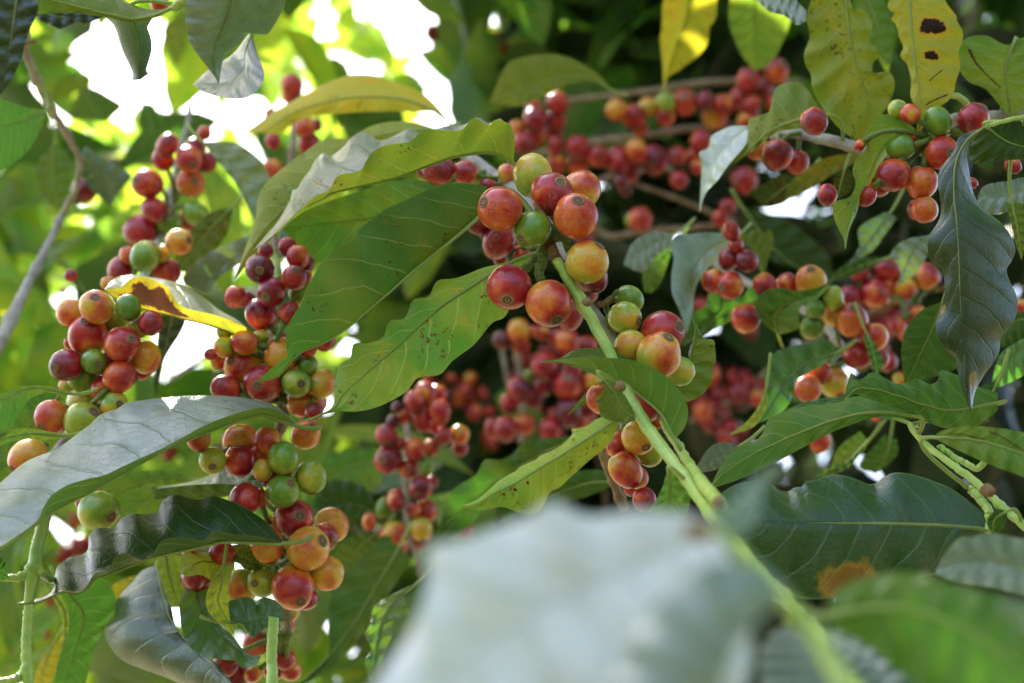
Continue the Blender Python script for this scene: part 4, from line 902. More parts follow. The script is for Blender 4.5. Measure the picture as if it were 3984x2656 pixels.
tN.stem('Z4', [(1420, 60), (1500, 180), (1620, 260), (1800, 320)], (1.35, 1.35), (.002, .002), M_WOOD)
cherries(tN, 'Z4', 1.3, [(1650, 320, 62, .62), (1710, 350, 52, .6), (1465, 170, 46, .74), (1460, 250, 46, .74), (1235, 200, 56, .74), (1610, 240, 50, .55), (1760, 300, 50, .6)])
cherries(tN, 'Z7', 1.1, [(500, 300, 40, .68), (540, 400, 36, .68), (430, 400, 30, .64)])
cherries(tN, 'Z8', 1.05, [(350, 790, 70, .70), (540, 650, 70, .70), (440, 700, 52, .72), (340, 1010, 42, .68), (510, 470, 52, .7), (320, 1245, 30, .68), (1140, 20, 50, .68)])

# ------------------------------------------------------------------ top right branch
tO = Thing('coffee_branch', 'coffee branch at upper right with big yellow-green leaves and glossy red cherries', 'branch', at=('Z6', 1700, 840, .55))
tO.stem('Z6', [(10, 925), (100, 888), (300, 930), (450, 962), (580, 995), (700, 1020), (850, 1020), (960, 1012), (1060, 1000), (1140, 950), (1210, 830), (1300, 800), (1420, 790), (1720, 780)], (.60, .57, .55, .54, .54, .55), (.0019, .0024, .0027, .0024, .0020), M_GREY, (.08, .40, .62, .8))
tO.stem('Z6', [(1200, 645), (1270, 655), (1325, 700), (1325, 750), (1290, 800)], (.53, .54), (.0011, .0014), M_GREEN, name='petiole')
tO.stem('Z6', [(1085, 940), (1130, 900), (1180, 845)], (.525, .52), (.0022, .0018), M_GREEN, name='fruit_stalk')
tO.stem('Z6', [(1110, 920), (1115, 880), (1130, 840)], (.522, .52), (.0014, .0012), M_GREEN, name='fruit_stalk')
cherries(tO, 'Z6', .52, [(1155, 1035, 109, .62, .55, 0), (825, 1185, 106, .70, -.6, .5), (1020, 1235, 104, .60), (1370, 800, 96, .74, .6, -.75), (720, 1250, 86, .72), (880, 1000, 80, .09), (1130, 820, 90, .10), (945, 770, 62, .56),
                         (860, 740, 62, .3), (290, 820, 86, .72), (600, 985, 36, .66), (950, 930, 42, .56), (1040, 1420, 86, .58), (985, 1420, 60, .8), (380, 1320, 66, .74), (1360, 1240, 36, .66), (1640, 1120, 50, .72), (650, 1330, 60, .72)])
cherries(tO, 'Z5', .58, [(1605, 945, 94, .74), (1725, 990, 72, .70), (1485, 910, 66, .56)])
cherries(tN, 'Z6', 1.2, [(880, 600, 46, .62), (1320, 640, 42, .6), (1430, 610, 44, .54), (1250, 700, 30, .6)])
leaf(tO, 'Z6', [(500, -80), (530, 200), (570, 400), (640, 620), (722, 800)], [(300, -80), (262, 30), (240, 130), (265, 240), (225, 360), (235, 440), (268, 500), (282, 600), (330, 700), (400, 800), (500, 900), (620, 958), (665, 880), (722, 800)],
     [(520, -80), (540, 10), (570, 62), (640, 72), (680, 150), (680, 220), (662, 282), (718, 320), (726, 380), (690, 430), (690, 485), (740, 500), (790, 480), (830, 530), (836, 600), (800, 690), (760, 760), (722, 800)],
     d=(.56, .56), side='under', a=.01, b=-.004, yel=.42, lum=.85, mat=M_LEAF_WORN, nv=8, ripple=.002, nt=80, label='big wavy yellow-green leaf at upper right')
leaf(tO, 'Z6', [(1085, 922), (1000, 905), (900, 900), (790, 960), (710, 1080), (640, 1230), (565, 1380), (515, 1560), (500, 1690)], [(1080, 905), (1000, 890), (930, 830), (850, 782), (770, 775), (720, 790), (650, 880), (632, 960), (642, 1010), (575, 1080), (550, 1160), (572, 1230), (535, 1330), (430, 1370), (420, 1450), (460, 1560), (490, 1610), (500, 1690)],
     [(1080, 935), (960, 920), (850, 970), (780, 1050), (720, 1150), (660, 1250), (605, 1350), (575, 1450), (530, 1550), (500, 1690)], d=(.53, .52, .51), a=-.003, b=.008, yel=.3, lum=.95, mat=M_LEAF_WORN, nt=80, label='hanging wavy green leaf with a long tip')
leaf(tO, 'Z6', [(620, -80), (720, 180), (790, 500)], [(540, -80), (600, 150), (700, 350), (790, 500)], [(730, -80), (800, 100), (830, 250), (815, 400), (790, 500)], d=(.66, .66), yel=.1, lum=.85)
leaf(tO, 'Z6', [(935, -80), (960, 300), (1000, 600), (1012, 800), (1000, 905)], [(840, -80), (788, 40), (832, 90), (812, 130), (850, 172), (870, 260), (895, 318), (876, 380), (925, 440), (950, 560), (945, 650), (980, 750), (990, 905)],
     [(1150, -80), (1190, 20), (1255, 105), (1258, 135), (1297, 210), (1295, 280), (1270, 360), (1282, 450), (1250, 560), (1242, 610), (1200, 680), (1120, 740), (1060, 800), (1010, 905)],
     d=(.53, .525), a=.003, yel=.72, lum=1.0, nv=13, nt=80, mat=leaf_material('coffee_leaf_spotted', spots=((.38, .27, .26, .065, 'dark'), (.36, .46, .16, .034, 'dark')), lines=((.30, .80, .85, .70, .04), (.3, .63, .6, .55, .02)), wear=.3, rust=.3), label='yellow leaf with two burnt brown holes')
leaf(tO, 'Z6', [(1640, 300), (1590, 450), (1600, 600), (1615, 790)], [(1580, 300), (1450, 240), (1310, 265), (1258, 380), (1280, 480), (1350, 560), (1450, 600), (1530, 690), (1610, 785)], [(1600, 310), (1714, 255), (1820, 350), (1780, 600), (1690, 760), (1620, 790)], d=(.54, .54), yel=.18, lum=.95,
     mat=leaf_material('coffee_leaf_scratched', lines=((-.8, .35, -.2, .62, .05), (.0, .75, .1, .95, .08)), wear=.3), label='broad green leaf at the right edge with brown scars')
leaf(tO, 'Z5', [(1480, -30), (1600, 30), (1780, 120)], [(1500, -80), (1650, -60), (1780, 60)], [(1480, 0), (1560, 70), (1650, 95), (1720, 150), (1780, 130)], d=(.58, .56), side='top', sky_sheen=.6)
leaf(tO, 'Z5', [(1880, 700), (1700, 740), (1560, 800), (1460, 890), (1400, 950), (1300, 1012)], [(1880, 700), (1800, 560), (1725, 500), (1605, 528), (1575, 600), (1560, 680), (1490, 705), (1432, 740), (1430, 800), (1400, 900), (1300, 1010)], [(1880, 720), (1760, 780), (1620, 800), (1540, 850), (1470, 910), (1400, 962), (1300, 1014)], d=(.55, .57), a=.006, yel=.4, lum=.85,
     mat=M_LEAF_WORN, label='yellow-green twisted leaf, its inner part')
leaf(tO, 'Z5', [(1425, 775), (1330, 850), (1240, 960), (1170, 1100), (1132, 1292)], [(1430, 765), (1330, 768), (1270, 790), (1205, 830), (1185, 900), (1130, 930), (1142, 1010), (1140, 1120), (1130, 1292)], [(1430, 790), (1425, 850), (1400, 900), (1310, 1005), (1250, 1090), (1170, 1180), (1134, 1292)], d=(.575, .60), a=.01, b=-.02, side='top', sky_sheen=.95, lum=1.5,
     cor=.0009, label='outer part of the twisted leaf, its white glint put into the colour', stalk=False)  # painted sheen and raised lightness make the lit white
leaf(tO, 'Z6', [(640, 1050), (450, 1110), (250, 1230), (60, 1370)], [(560, 1040), (400, 1060), (250, 1130), (160, 1200), (60, 1370)], [(600, 1080), (420, 1180), (250, 1290), (60, 1375)], d=(.62, .64), yel=.6, lum=.5, rib=.7, mat=M_LEAF_RUST)
leaf(tO, 'Z6', [(200, 1200), (80, 1280), (-60, 1390)], [(180, 1190), (60, 1180), (-60, 1250), (-150, 1300)], [(200, 1220), (120, 1350), (0, 1400), (-150, 1400)], d=(.64, .64), yel=.2, lum=.25, mat=M_LEAF_RUST, label='dead brown leaf')
leaf(tO, 'Z6', [(500, 1140), (470, 1250), (450, 1340)], [(500, 1130), (430, 1200), (425, 1300), (450, 1345)], [(520, 1140), (572, 1200), (540, 1290), (450, 1350)], d=(.56, .56), yel=.3, lum=.3, mat=M_LEAF_RUST, nt=24, label='small withered leaf')

# ------------------------------------------------------------------ right edge shoot with the large hanging dark leaf
tP = Thing('coffee_shoot', 'coffee shoot at the right edge with a large hanging dark glossy leaf', 'branch', at=('Z13', 1550, -600, .48))
tP.stem('Z13', [(1520, -660), (1400, -640), (1300, -620), (1215, -590)], (.49, .48), (.0009, .0007), M_GREEN)
leaf(tP, 'Z13', [(1208, -590), (1090, -500), (1020, -350), (1010, -150), (1025, 0), (1040, 250), (1050, 500), (1070, 800), (1095, 1050), (1118, 1230)],
     [(1208, -592), (1120, -560), (1040, -522), (1009, -436), (924, -323), (905, -237), (924, -95), (917, 0), (870, 80), (840, 160), (848, 250), (900, 320), (942, 370), (950, 430), (945, 500), (920, 600), (892, 680), (910, 770), (960, 840), (1020, 890), (1030, 960), (1050, 1060), (1080, 1150), (1112, 1230)],
     [(1208, -585), (1133, -503), (1104, -420), (1104, -313), (1142, -143), (1208, -58), (1290, 10), (1360, 90), (1402, 190), (1380, 270), (1345, 330), (1370, 410), (1412, 500), (1412, 600), (1380, 680), (1312, 760), (1300, 850), (1260, 930), (1200, 1010), (1142, 1120), (1124, 1230)],
     d=(.475, .465, .46), side='top', yel=.0, lum=.45, a=.004, b=.012, nv=11, rib=.5, nt=96, camber=.05, cor=.0004,
     mat=leaf_material('coffee_leaf_glossy', lint=.45, wear=.15, trans=.09, dome_k=.5, spots=((.32, .90, .16, .028, 'rust'), (-.85, .66, .1, .012, 'rust')), nv=11), label='large hanging dark glossy leaf')
leaf(tP, 'Z6', [(1455, 858), (1600, 960), (1780, 1010)], [(1455, 855), (1580, 800), (1660, 810), (1780, 850)], [(1400, 900), (1350, 1000), (1362, 1098), (1500, 1090), (1780, 1075)], d=(.49, .49), yel=.05, lum=.35, sky_sheen=.1, label='dark folded leaf at the right edge')
leaf(tP, 'Z6', [(1800, 1240), (1600, 1330), (1400, 1330)], [(1800, 1180), (1600, 1225), (1450, 1255), (1400, 1330)], [(1800, 1340), (1650, 1410), (1530, 1455), (1420, 1420), (1400, 1330)], d=(.52, .52), side='top', sky_sheen=.75, lum=1.3, yel=.05, label='grey crinkled leaf at the right edge', ripple=.002, cor=.001)
leaf(tP, 'Z13', [(940, 530), (850, 750), (700, 1060)], [(935, 530), (800, 590), (705, 700), (670, 850), (690, 1060)], [(950, 560), (1010, 750), (1035, 930), (960, 990), (700, 1065)], d=(.54, .56), yel=.05, lum=.55)
leaf(tP, 'Z13', [(860, 105), (745, 200), (700, 300), (640, 432)], [(860, 105), (720, 128), (630, 180), (603, 240), (642, 290), (665, 350), (640, 432)], [(865, 110), (840, 230), (790, 310), (740, 370), (640, 432)], d=(.6, .6), side='top', sky_sheen=.7, lum=1.2, nt=36)
leaf(tP, 'Z13', [(600, -40), (480, 120), (330, 295)], [(560, -40), (400, 60), (400, 180), (330, 290)], [(640, 0), (560, 110), (480, 210), (330, 298)], d=(.64, .64), side='top', sky_sheen=.45, yel=0)
leaf(tP, 'Z13', [(560, 260), (400, 310), (190, 400)], [(550, 250), (420, 250), (300, 300), (190, 395)], [(560, 270), (420, 340), (300, 390), (190, 405)], d=(.66, .66), yel=.02, lum=.5)
leaf(tP, 'Z13', [(1600, 800), (1450, 820), (1250, 1050)], [(1600, 700), (1400, 800), (1300, 880), (1250, 1050)], [(1600, 900), (1450, 1010), (1300, 1080), (1250, 1050)], d=(.54, .56), side='top', sky_sheen=.25, yel=0)
leaf(tP, 'Z13', [(1600, 640), (1400, 660), (1300, 800)], [(1600, 600), (1420, 600), (1300, 700), (1300, 800)], [(1600, 780), (1420, 800), (1300, 830), (1300, 800)], d=(.6, .62), yel=0, lum=.4)
leaf(tP, 'Z13', [(1380, -100), (1420, 100), (1440, 260)], [(1340, -100), (1380, 50), (1410, 180), (1440, 260)], [(1450, -100), (1480, 50), (1460, 200), (1445, 265)], d=(.5, .5), yel=.2, lum=.7, nt=30)

# ------------------------------------------------------------------ middle right branch
tQ = Thing('coffee_branch', 'branch right of centre with grey hanging leaves and a bunch of mixed cherries', 'branch', at=('Z13', 930, 450, .72))
tQ.stem('Z12', [(440, 280), (500, 310), (560, 350), (630, 390), (700, 425), (820, 470), (980, 560), (1130, 640), (1230, 760), (1300, 850)], (.72, .70, .66, .64), (.0016, .0020, .0020, .0018), M_GREY, (.2, .45, .9))
tQ.stem('Z12', [(1200, 800), (1250, 810), (1310, 815), (1400, 800)], (.65, .64), (.0014, .0012), M_STALK, name='fruit_stalk')
tQ.stem('Z13', [(440, 620), (560, 570), (700, 500), (850, 455), (960, 440)], (.74, .70), (.0020, .0018), M_NODE, name='side_twig')
cherries(tQ, 'Z12', .60, [(1340, 650, 103, .66, .15, -.75), (1080, 400, 98, .48, 0, -.75), (930, 425, 76, .66), (785, 430, 76, .7), (560, 430, 83, .6, -.6, .1), (455, 400, 76, .62), (670, 270, 73, .84), (555, 255, 66, .84), (1225, 510, 71, .28),
                          (1110, 580, 62, .12), (1240, 610, 90, .46), (1090, 700, 73, .09), (1490, 760, 82, .62), (1390, 870, 90, .76), (660, 640, 92, .68), (1060, 1090, 86, .6), (1130, 980, 72, .6), (1230, 1055, 91, .44, .4, .8), (1510, 900, 70, .72),
                          (570, 80, 55, .66), (600, 170, 45, .7)])
cherries(tQ, 'Z13', .70, [(505, 480, 93, .68), (690, 440, 76, .68), (580, 325, 76, .74), (340, 510, 76, .82), (830, 370, 82, .60), (410, 350, 62, .72), (580, 920, 62, .7), (770, 610, 52, .6), (640, 690, 60, .7), (700, 690, 52, .68), (690, 740, 42, .58),
                          (660, 1030, 42, .52), (150, 1430, 66, .64), (510, 1270, 32, .68), (1440, 560, 36, .6), (1440, 60, 60, .6)])
leaf(tQ, 'Z12', [(600, 110), (420, 200), (290, 400), (255, 560), (280, 740)], [(600, 108), (450, 88), (320, 95), (220, 118), (180, 180), (200, 250), (185, 360), (190, 480), (240, 600), (278, 740)], [(610, 130), (560, 180), (500, 260), (440, 300), (390, 360), (340, 450), (322, 600), (283, 740)],
     d=(.63, .58), side='top', sky_sheen=.75, lum=1.2, b=.012, cor=.0008, label='grey hanging leaf with a long tip')
leaf(tQ, 'Z12', [(200, 100), (60, 170), (-120, 290)], [(200, 95), (60, 90), (-60, 150), (-120, 280)], [(190, 180), (100, 230), (0, 340), (-120, 300)], d=(.64, .64), side='top', sky_sheen=.75, lum=1.1)
leaf(tQ, 'Z12', [(190, 190), (80, 300), (10, 460)], [(190, 185), (60, 230), (0, 350), (10, 465)], [(190, 200), (120, 400), (60, 470), (10, 470)], d=(.66, .66), yel=.03, lum=.7)
leaf(tQ, 'Z12', [(775, 385), (745, 240), (680, 160), (590, 180)], [(778, 380), (800, 280), (842, 150), (820, 75), (775, 92), (740, 48), (690, 90), (640, 98), (590, 175)], [(770, 385), (735, 290), (700, 200), (650, 160), (590, 185)], d=(.66, .66), yel=.4, lum=.6, mat=M_LEAF_WORN)
leaf(tQ, 'Z12', [(850, 480), (650, 560), (480, 640), (260, 815)], [(860, 470), (700, 440), (640, 500), (560, 500), (500, 480), (430, 470), (400, 560), (320, 620), (260, 810)], [(850, 490), (740, 560), (560, 660), (400, 740), (260, 820)], d=(.63, .62), yel=.03, lum=.55, ripple=.003)
leaf(tQ, 'Z12', [(870, 740), (850, 620), (950, 530), (1100, 490), (1225, 390)], [(870, 738), (770, 670), (722, 570), (745, 500), (790, 462), (830, 450), (900, 443), (970, 462), (1080, 452), (1150, 435), (1225, 388)], [(880, 745), (970, 720), (1010, 690), (1002, 600), (1040, 545), (1130, 510), (1225, 395)],
     d=(.60, .57), yel=.05, lum=.75, b=-.01, sky_sheen=.3, mat=leaf_material('coffee_leaf_scarred', lines=((-.25, .25, .2, .38, .07),), wear=.3), label='heart-shaped green leaf with an upturned tip', nt=50)
leaf(tQ, 'Z12', [(1240, 860), (1060, 920), (920, 1040), (840, 1170), (740, 1312)], [(1240, 858), (1220, 800), (1150, 763), (1095, 795), (1040, 805), (950, 820), (850, 860), (790, 960), (785, 1080), (790, 1200), (740, 1308)], [(1245, 865), (1185, 920), (1150, 940), (1100, 972), (1000, 1030), (970, 1110), (940, 1190), (870, 1260), (740, 1316)],
     d=(.58, .56), side='top', yel=0, lum=.8, sky_sheen=.12, mat=M_LEAF, label='dark cupped leaf')
leaf(tQ, 'Z12', [(795, 1085), (770, 1200), (695, 1320), (565, 1386)], [(785, 1080), (745, 1200), (665, 1305), (565, 1380)], [(802, 1090), (792, 1220), (715, 1335), (565, 1390)], d=(.55, .55), yel=.3, lum=1.3, side='under', nt=36, ns=5, label='pale sickle-shaped leaf edge')
leaf(tQ, 'Z12', [(650, -60), (850, 200), (1160, 430)], [(700, -60), (900, 0), (1050, 100), (1200, 250), (1200, 400), (1160, 430)], [(640, -60), (700, 150), (850, 280), (990, 320), (1160, 440)], d=(.76, .76), yel=0, lum=.3)
leaf(tQ, 'Z13', [(440, 720), (480, 820), (520, 1000)], [(440, 720), (430, 780), (455, 860), (500, 1000)], [(440, 720), (490, 780), (530, 860), (558, 930), (520, 1000)], d=(.58, .57), yel=.03, lum=.8, sky_sheen=.2, nt=30, ns=5)

# ------------------------------------------------------------------ lower right shoot
tR = Thing('coffee_shoot', 'green coffee shoot at lower right with long green leaves and a very large dark leaf', 'branch', at=('Z14', 2300, 700, .42))
tR.stem('Z14', [(1380, -80), (1440, 10), (1540, 95), (1700, 210), (1800, 290), (1880, 360), (1960, 440), (2106, 570), (2300, 740)], (.50, .47, .45, .43), (.0011, .0013, .0013), M_GREEN, (.62,))
tR.stem('Z14', [(1560, 50), (1640, 110), (1720, 160), (1800, 200), (1850, 165), (1850, 130)], (.48, .47), (.0009, .0011), M_GREEN, name='petiole')
tR.stem('Z14', [(1760, 330), (1830, 400), (1880, 470), (1885, 560), (1865, 600)], (.46, .45), (.0014, .0013), M_GREEN, name='petiole')
c = world_pt(2700 + 1875 / 1.64, 1700 + 342 / 1.64, .433)
V, Fc, U = tube([c - FWD * -.001, c - FWD * .003], [.0022, .0015], 12, lump=.15); tR.add('bud_scar', V, Fc, [M_NODE], U)
leaf(tR, 'Z12', [(1760, 1270), (1500, 1245), (1250, 1290), (950, 1400), (700, 1520), (520, 1640), (430, 1730)], [(1760, 1250), (1600, 1180), (1480, 1142), (1340, 1145), (1310, 1160), (1250, 1183), (1120, 1200), (980, 1220), (860, 1260), (800, 1300), (775, 1370), (720, 1430), (640, 1460), (560, 1510), (500, 1590), (430, 1730)],
     [(1760, 1290), (1500, 1275), (1320, 1330), (1200, 1380), (1010, 1480), (850, 1568), (700, 1640), (550, 1700), (430, 1735)], d=(.49, .50, .48), a=.008, yel=.05, lum=.75, nv=8, nt=64, label='long mid-green leaf with veins, centre right')
leaf(tR, 'Z12', [(620, 1460), (480, 1530), (340, 1620)], [(620, 1455), (520, 1438), (430, 1470), (340, 1600)], [(620, 1470), (560, 1520), (500, 1600), (340, 1640)], d=(.53, .53), side='top', sky_sheen=.6, nt=30)
leaf(tR, 'Z12', [(1600, 1270), (1350, 1180), (1150, 1175), (900, 1230)], [(1600, 1220), (1350, 1150), (1150, 1152), (900, 1228)], [(1600, 1300), (1350, 1220), (1100, 1220), (900, 1240)], d=(.53, .53), side='top', sky_sheen=.4, yel=0, nt=30)
leaf(tR, 'Z13', [(1290, 1180), (1000, 1230), (800, 1190), (560, 1110), (400, 1090), (300, 1162)], [(1290, 1120), (1200, 1090), (1120, 1060), (1050, 1015), (960, 978), (915, 982), (905, 1040), (850, 1062), (770, 1025), (720, 1050), (640, 1060), (580, 1030), (520, 995), (470, 990), (420, 1030), (370, 1025), (350, 985), (325, 1060), (300, 1160)],
     [(1290, 1230), (1100, 1370), (980, 1350), (900, 1330), (780, 1280), (680, 1230), (560, 1190), (430, 1148), (370, 1130), (300, 1164)], d=(.50, .49, .48), a=.004, b=.004, yel=.03, lum=.75, ripple=.003, nt=80, label='wavy green leaf below the right cherries')
leaf(tR, 'Z13', [(1285, 1050), (1200, 1200), (1000, 1330)], [(1280, 1040), (1150, 1100), (1050, 1250), (1000, 1330)], [(1290, 1100), (1270, 1250), (1150, 1350), (1000, 1340)], d=(.53, .53), yel=0, lum=.45)
leaf(tR, 'Z13', [(870, 1402), (1150, 1420), (1400, 1490), (1650, 1590)], [(870, 1400), (960, 1352), (1150, 1333), (1300, 1345), (1459, 1372), (1650, 1420)], [(870, 1405), (980, 1460), (1150, 1540), (1350, 1620), (1650, 1720)], d=(.45, .42), yel=.22, lum=.75, side='under',
     mat=leaf_material('coffee_leaf_mined', lines=((-.5, .15, -.1, .42, .055), (-.75, .48, -.05, .80, .055)), wear=.4, rust=.2), label='olive leaf with two brown tracks at the right edge')
leaf(tR, 'Z14', [(1880, 592), (1700, 572), (1400, 556), (1100, 550), (700, 546), (380, 545), (100, 548)],
     [(1875, 585), (1850, 500), (1780, 430), (1650, 335), (1550, 290), (1400, 240), (1280, 228), (1210, 258), (1165, 292), (1110, 302), (1030, 268), (950, 245), (850, 245), (780, 275), (715, 283), (690, 318), (640, 322), (610, 345), (550, 342), (480, 290), (400, 278), (300, 292), (200, 340), (150, 395), (100, 540)],
     [(1875, 600), (1750, 640), (1650, 720), (1580, 850), (1500, 885), (1300, 905), (1100, 985), (900, 1025), (700, 1030), (560, 960), (400, 800), (250, 680), (100, 555)],
     d=(.45, .44, .43), side='top', a=.012, b=-.002, yel=.02, lum=.85, nv=9, nt=84, rib=1.2, cor=.0004, camber=.03,
     mat=leaf_material('coffee_leaf_rust_spot', lint=.6, wear=.1, trans=.06, spots=((.80, .50, .22, .075, 'rust'),), nv=9), label='very large dark leaf with pale midrib and a rust spot')
leaf(tR, 'Z14', [(2300, 900), (1950, 800), (1700, 800), (1545, 850)], [(2300, 640), (2106, 650), (1950, 620), (1850, 610), (1790, 632), (1760, 640), (1700, 640), (1610, 730), (1545, 845)], [(2300, 1050), (2106, 1010), (1900, 960), (1700, 930), (1560, 880), (1545, 855)], d=(.36, .38), side='top', sky_sheen=.75, lum=1.0, yel=.02, cor=0, ripple=.0004, label='grey-green leaf at the right edge above the blurred one')
leaf(tR, 'Z14', [(1110, 20), (980, 130), (870, 250)], [(1060, -40), (930, 60), (880, 170), (870, 250)], [(1110, 40), (1080, 90), (980, 180), (870, 255)], d=(.62, .62), yel=.2, lum=1.1)
leaf(tR, 'Z14', [(1080, 60), (950, 180), (780, 250)], [(1080, 50), (980, 150), (880, 180), (780, 245)], [(1080, 80), (1000, 180), (900, 230), (780, 255)], d=(.6, .6), side='top', yel=0, lum=.6)
leaf(tR, 'Z14', [(1250, 20), (1230, 100), (1160, 230)], [(1220, -20), (1150, 60), (1060, 170), (1160, 235)], [(1290, 0), (1300, 100), (1230, 180), (1160, 235)], d=(.66, .66), yel=.0, lum=.7)
leaf(tR, 'Z14', [(2000, 470), (1920, 520), (1900, 600)], [(1930, 455), (1880, 510), (1870, 560), (1900, 605)], [(2000, 480), (1990, 560), (1950, 600), (1900, 610)], d=(.44, .44), yel=.0, lum=.7, nt=24)

# ------------------------------------------------------------------ blurred foreground
tT = Thing('coffee_shoot', 'very near out-of-focus coffee shoot at the bottom with pale grey leaves', 'branch', at=('F', 1900, 1750, .16))
tT.stem('F', [(1640, 1215), (1690, 1260), (1760, 1330), (1900, 1500), (2000, 1700)], (.20, .20, .19), (.0007, .0012, .0018), M_GREEN)
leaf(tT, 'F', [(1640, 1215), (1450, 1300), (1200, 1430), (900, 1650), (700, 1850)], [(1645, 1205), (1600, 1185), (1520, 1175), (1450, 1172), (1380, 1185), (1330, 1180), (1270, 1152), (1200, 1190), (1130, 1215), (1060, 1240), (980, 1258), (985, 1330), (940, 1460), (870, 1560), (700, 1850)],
     [(1650, 1225), (1720, 1380), (1700, 1600), (1500, 1800), (1200, 2000), (700, 2050)], d=(.20, .19, .18), side='top', a=.004, b=-.004, sky_sheen=2.4, lum=1.2, ripple=.001, cor=.0001, reach=.02, rib=.35,
     mat=leaf_material('coffee_leaf_pale_sheen', spots=((.55, .47, .12, .03, 'brown'), (-.15, .03, .5, .03, 'rust')), wear=.1, trans=.03, sheen_col=(.62, .58, .58), dome_k=.2), label='huge blurred pale leaf in the foreground')  # pale colour stands in for bright sky on the near leaf
leaf(tT, 'F', [(1620, 1240), (1680, 1215), (1730, 1160), (1745, 1095)], [(1600, 1240), (1640, 1180), (1690, 1140), (1745, 1095)], [(1640, 1260), (1700, 1240), (1745, 1180), (1748, 1095)], d=(.20, .21), side='top', stalk=False, sky_sheen=1.0, lum=1.4, nt=30, label='small blurred upright leaf tip')
leaf(tT, 'F', [(1810, 1362), (1690, 1400), (1560, 1500), (1480, 1700)], [(1808, 1355), (1740, 1300), (1640, 1290), (1560, 1340), (1470, 1440), (1400, 1600), (1400, 1750)], [(1812, 1370), (1770, 1400), (1700, 1480), (1650, 1600), (1560, 1750)], d=(.165, .16), side='top', stalk=False, sky_sheen=.8, yel=.1, lum=1.1, a=.004, label='blurred grey leaf bent over')
leaf(tT, 'Z14', [(650, 1180), (800, 1380), (960, 1700)], [(640, 1170), (500, 1250), (420, 1400), (440, 1700)], [(660, 1180), (850, 1300), (980, 1450), (1050, 1700)], d=(.27, .25), side='top', stalk=False, sky_sheen=.7, lum=.8, yel=.15)
leaf(tT, 'Z14', [(860, 1250), (1100, 1400), (1300, 1700)], [(850, 1230), (1000, 1235), (1200, 1330), (1380, 1500), (1450, 1700)], [(850, 1260), (900, 1400), (1000, 1550), (1050, 1700)], d=(.29, .27), side='top', stalk=False, sky_sheen=.5, lum=.9, yel=.0)
leaf(tA, 'Z14', [(700, 1120), (860, 1135), (1100, 1092), (1350, 1090), (1600, 1160), (1850, 1290), (2250, 1560)], [(700, 1115), (830, 1130), (900, 1000), (1000, 925), (1150, 890), (1300, 868), (1400, 872), (1500, 885), (1620, 925), (1700, 950), (1900, 1000), (2106, 1070), (2250, 1130)],
     [(700, 1125), (850, 1145), (900, 1230), (1100, 1330), (1400, 1568), (1700, 1800), (2250, 1950)], d=(.265, .25, .235), side='under', a=.004, b=.006, yel=.05, lum=.7, label='large blurred green leaf in the bottom right corner', reach=.04)
leaf(tT, 'Z14', [(2150, 1200), (2000, 1130), (1930, 1050)], [(2150, 1060), (2020, 1040), (1930, 1045)], [(2150, 1260), (2050, 1200), (1930, 1060)], d=(.23, .23), side='top', stalk=False, sky_sheen=1.0, lum=1.5, nt=20)
tU = Thing('leaf_bud', 'tiny blurred pale leaf tip above the upright tip of the near grey leaf', 'leaf bud', at=('F', 1765, 1130, .24))
leaf(tU, 'F', [(1735, 1125), (1765, 1090), (1795, 1065)], [(1730, 1115), (1750, 1080), (1795, 1062)], [(1745, 1128), (1785, 1100), (1798, 1068)], d=(.24, .24), side='top', sky_sheen=1.0, lum=1.4, nt=16, ns=4)

tX = Thing('coffee_branch', 'tan blurred old coffee branches crossing behind the far left foliage', 'branch', at=('F', -60, 430, 1.1))
tX.stem('F', [(-60, 440), (60, 395), (180, 375), (330, 370), (420, 375)], (1.3, 1.3), (.006, .006, .004), M_WOOD, (.4,))
tX.stem('F', [(-60, 440), (20, 500), (90, 555), (180, 640), (260, 700)], (1.1, 1.2), (.0034, .003, .002), M_GREY, (.4, .7))
tX.stem('Z9', [(-60, 1090), (60, 1010), (140, 960), (210, 920)], (.9, .9), (.0016, .0014), M_GREY)

# ------------------------------------------------------------------ background foliage
GAPS = [(110, 240, 38), (320, 100, 55), (400, 190, 55), (570, 240, 42), (270, 290, 20), (440, 290, 36), (460, 240, 40), (165, 420, 30), (240, 480, 28), (470, 580, 45), (420, 800, 60), (450, 730, 45),
        (540, 620, 35), (950, 30, 85), (1010, 150, 32), (850, 190, 22), (1010, 230, 45), (1040, 290, 40), (720, 60, 30), (800, 170, 32), (830, 780, 50), (800, 950, 50), (850, 1010, 38),
        (640, 580, 25), (700, 310, 28), (230, 200, 50), (200, 120, 50), (360, 420, 30), (560, 420, 30), (1150, 60, 28), (150, 690, 26), (340, 640, 35)]


def in_gap(x, y, pad):
    for gx, gy, gr in GAPS:
        if (x - gx) ** 2 + (y - gy) ** 2 < (gr + pad) ** 2: return True
    return False


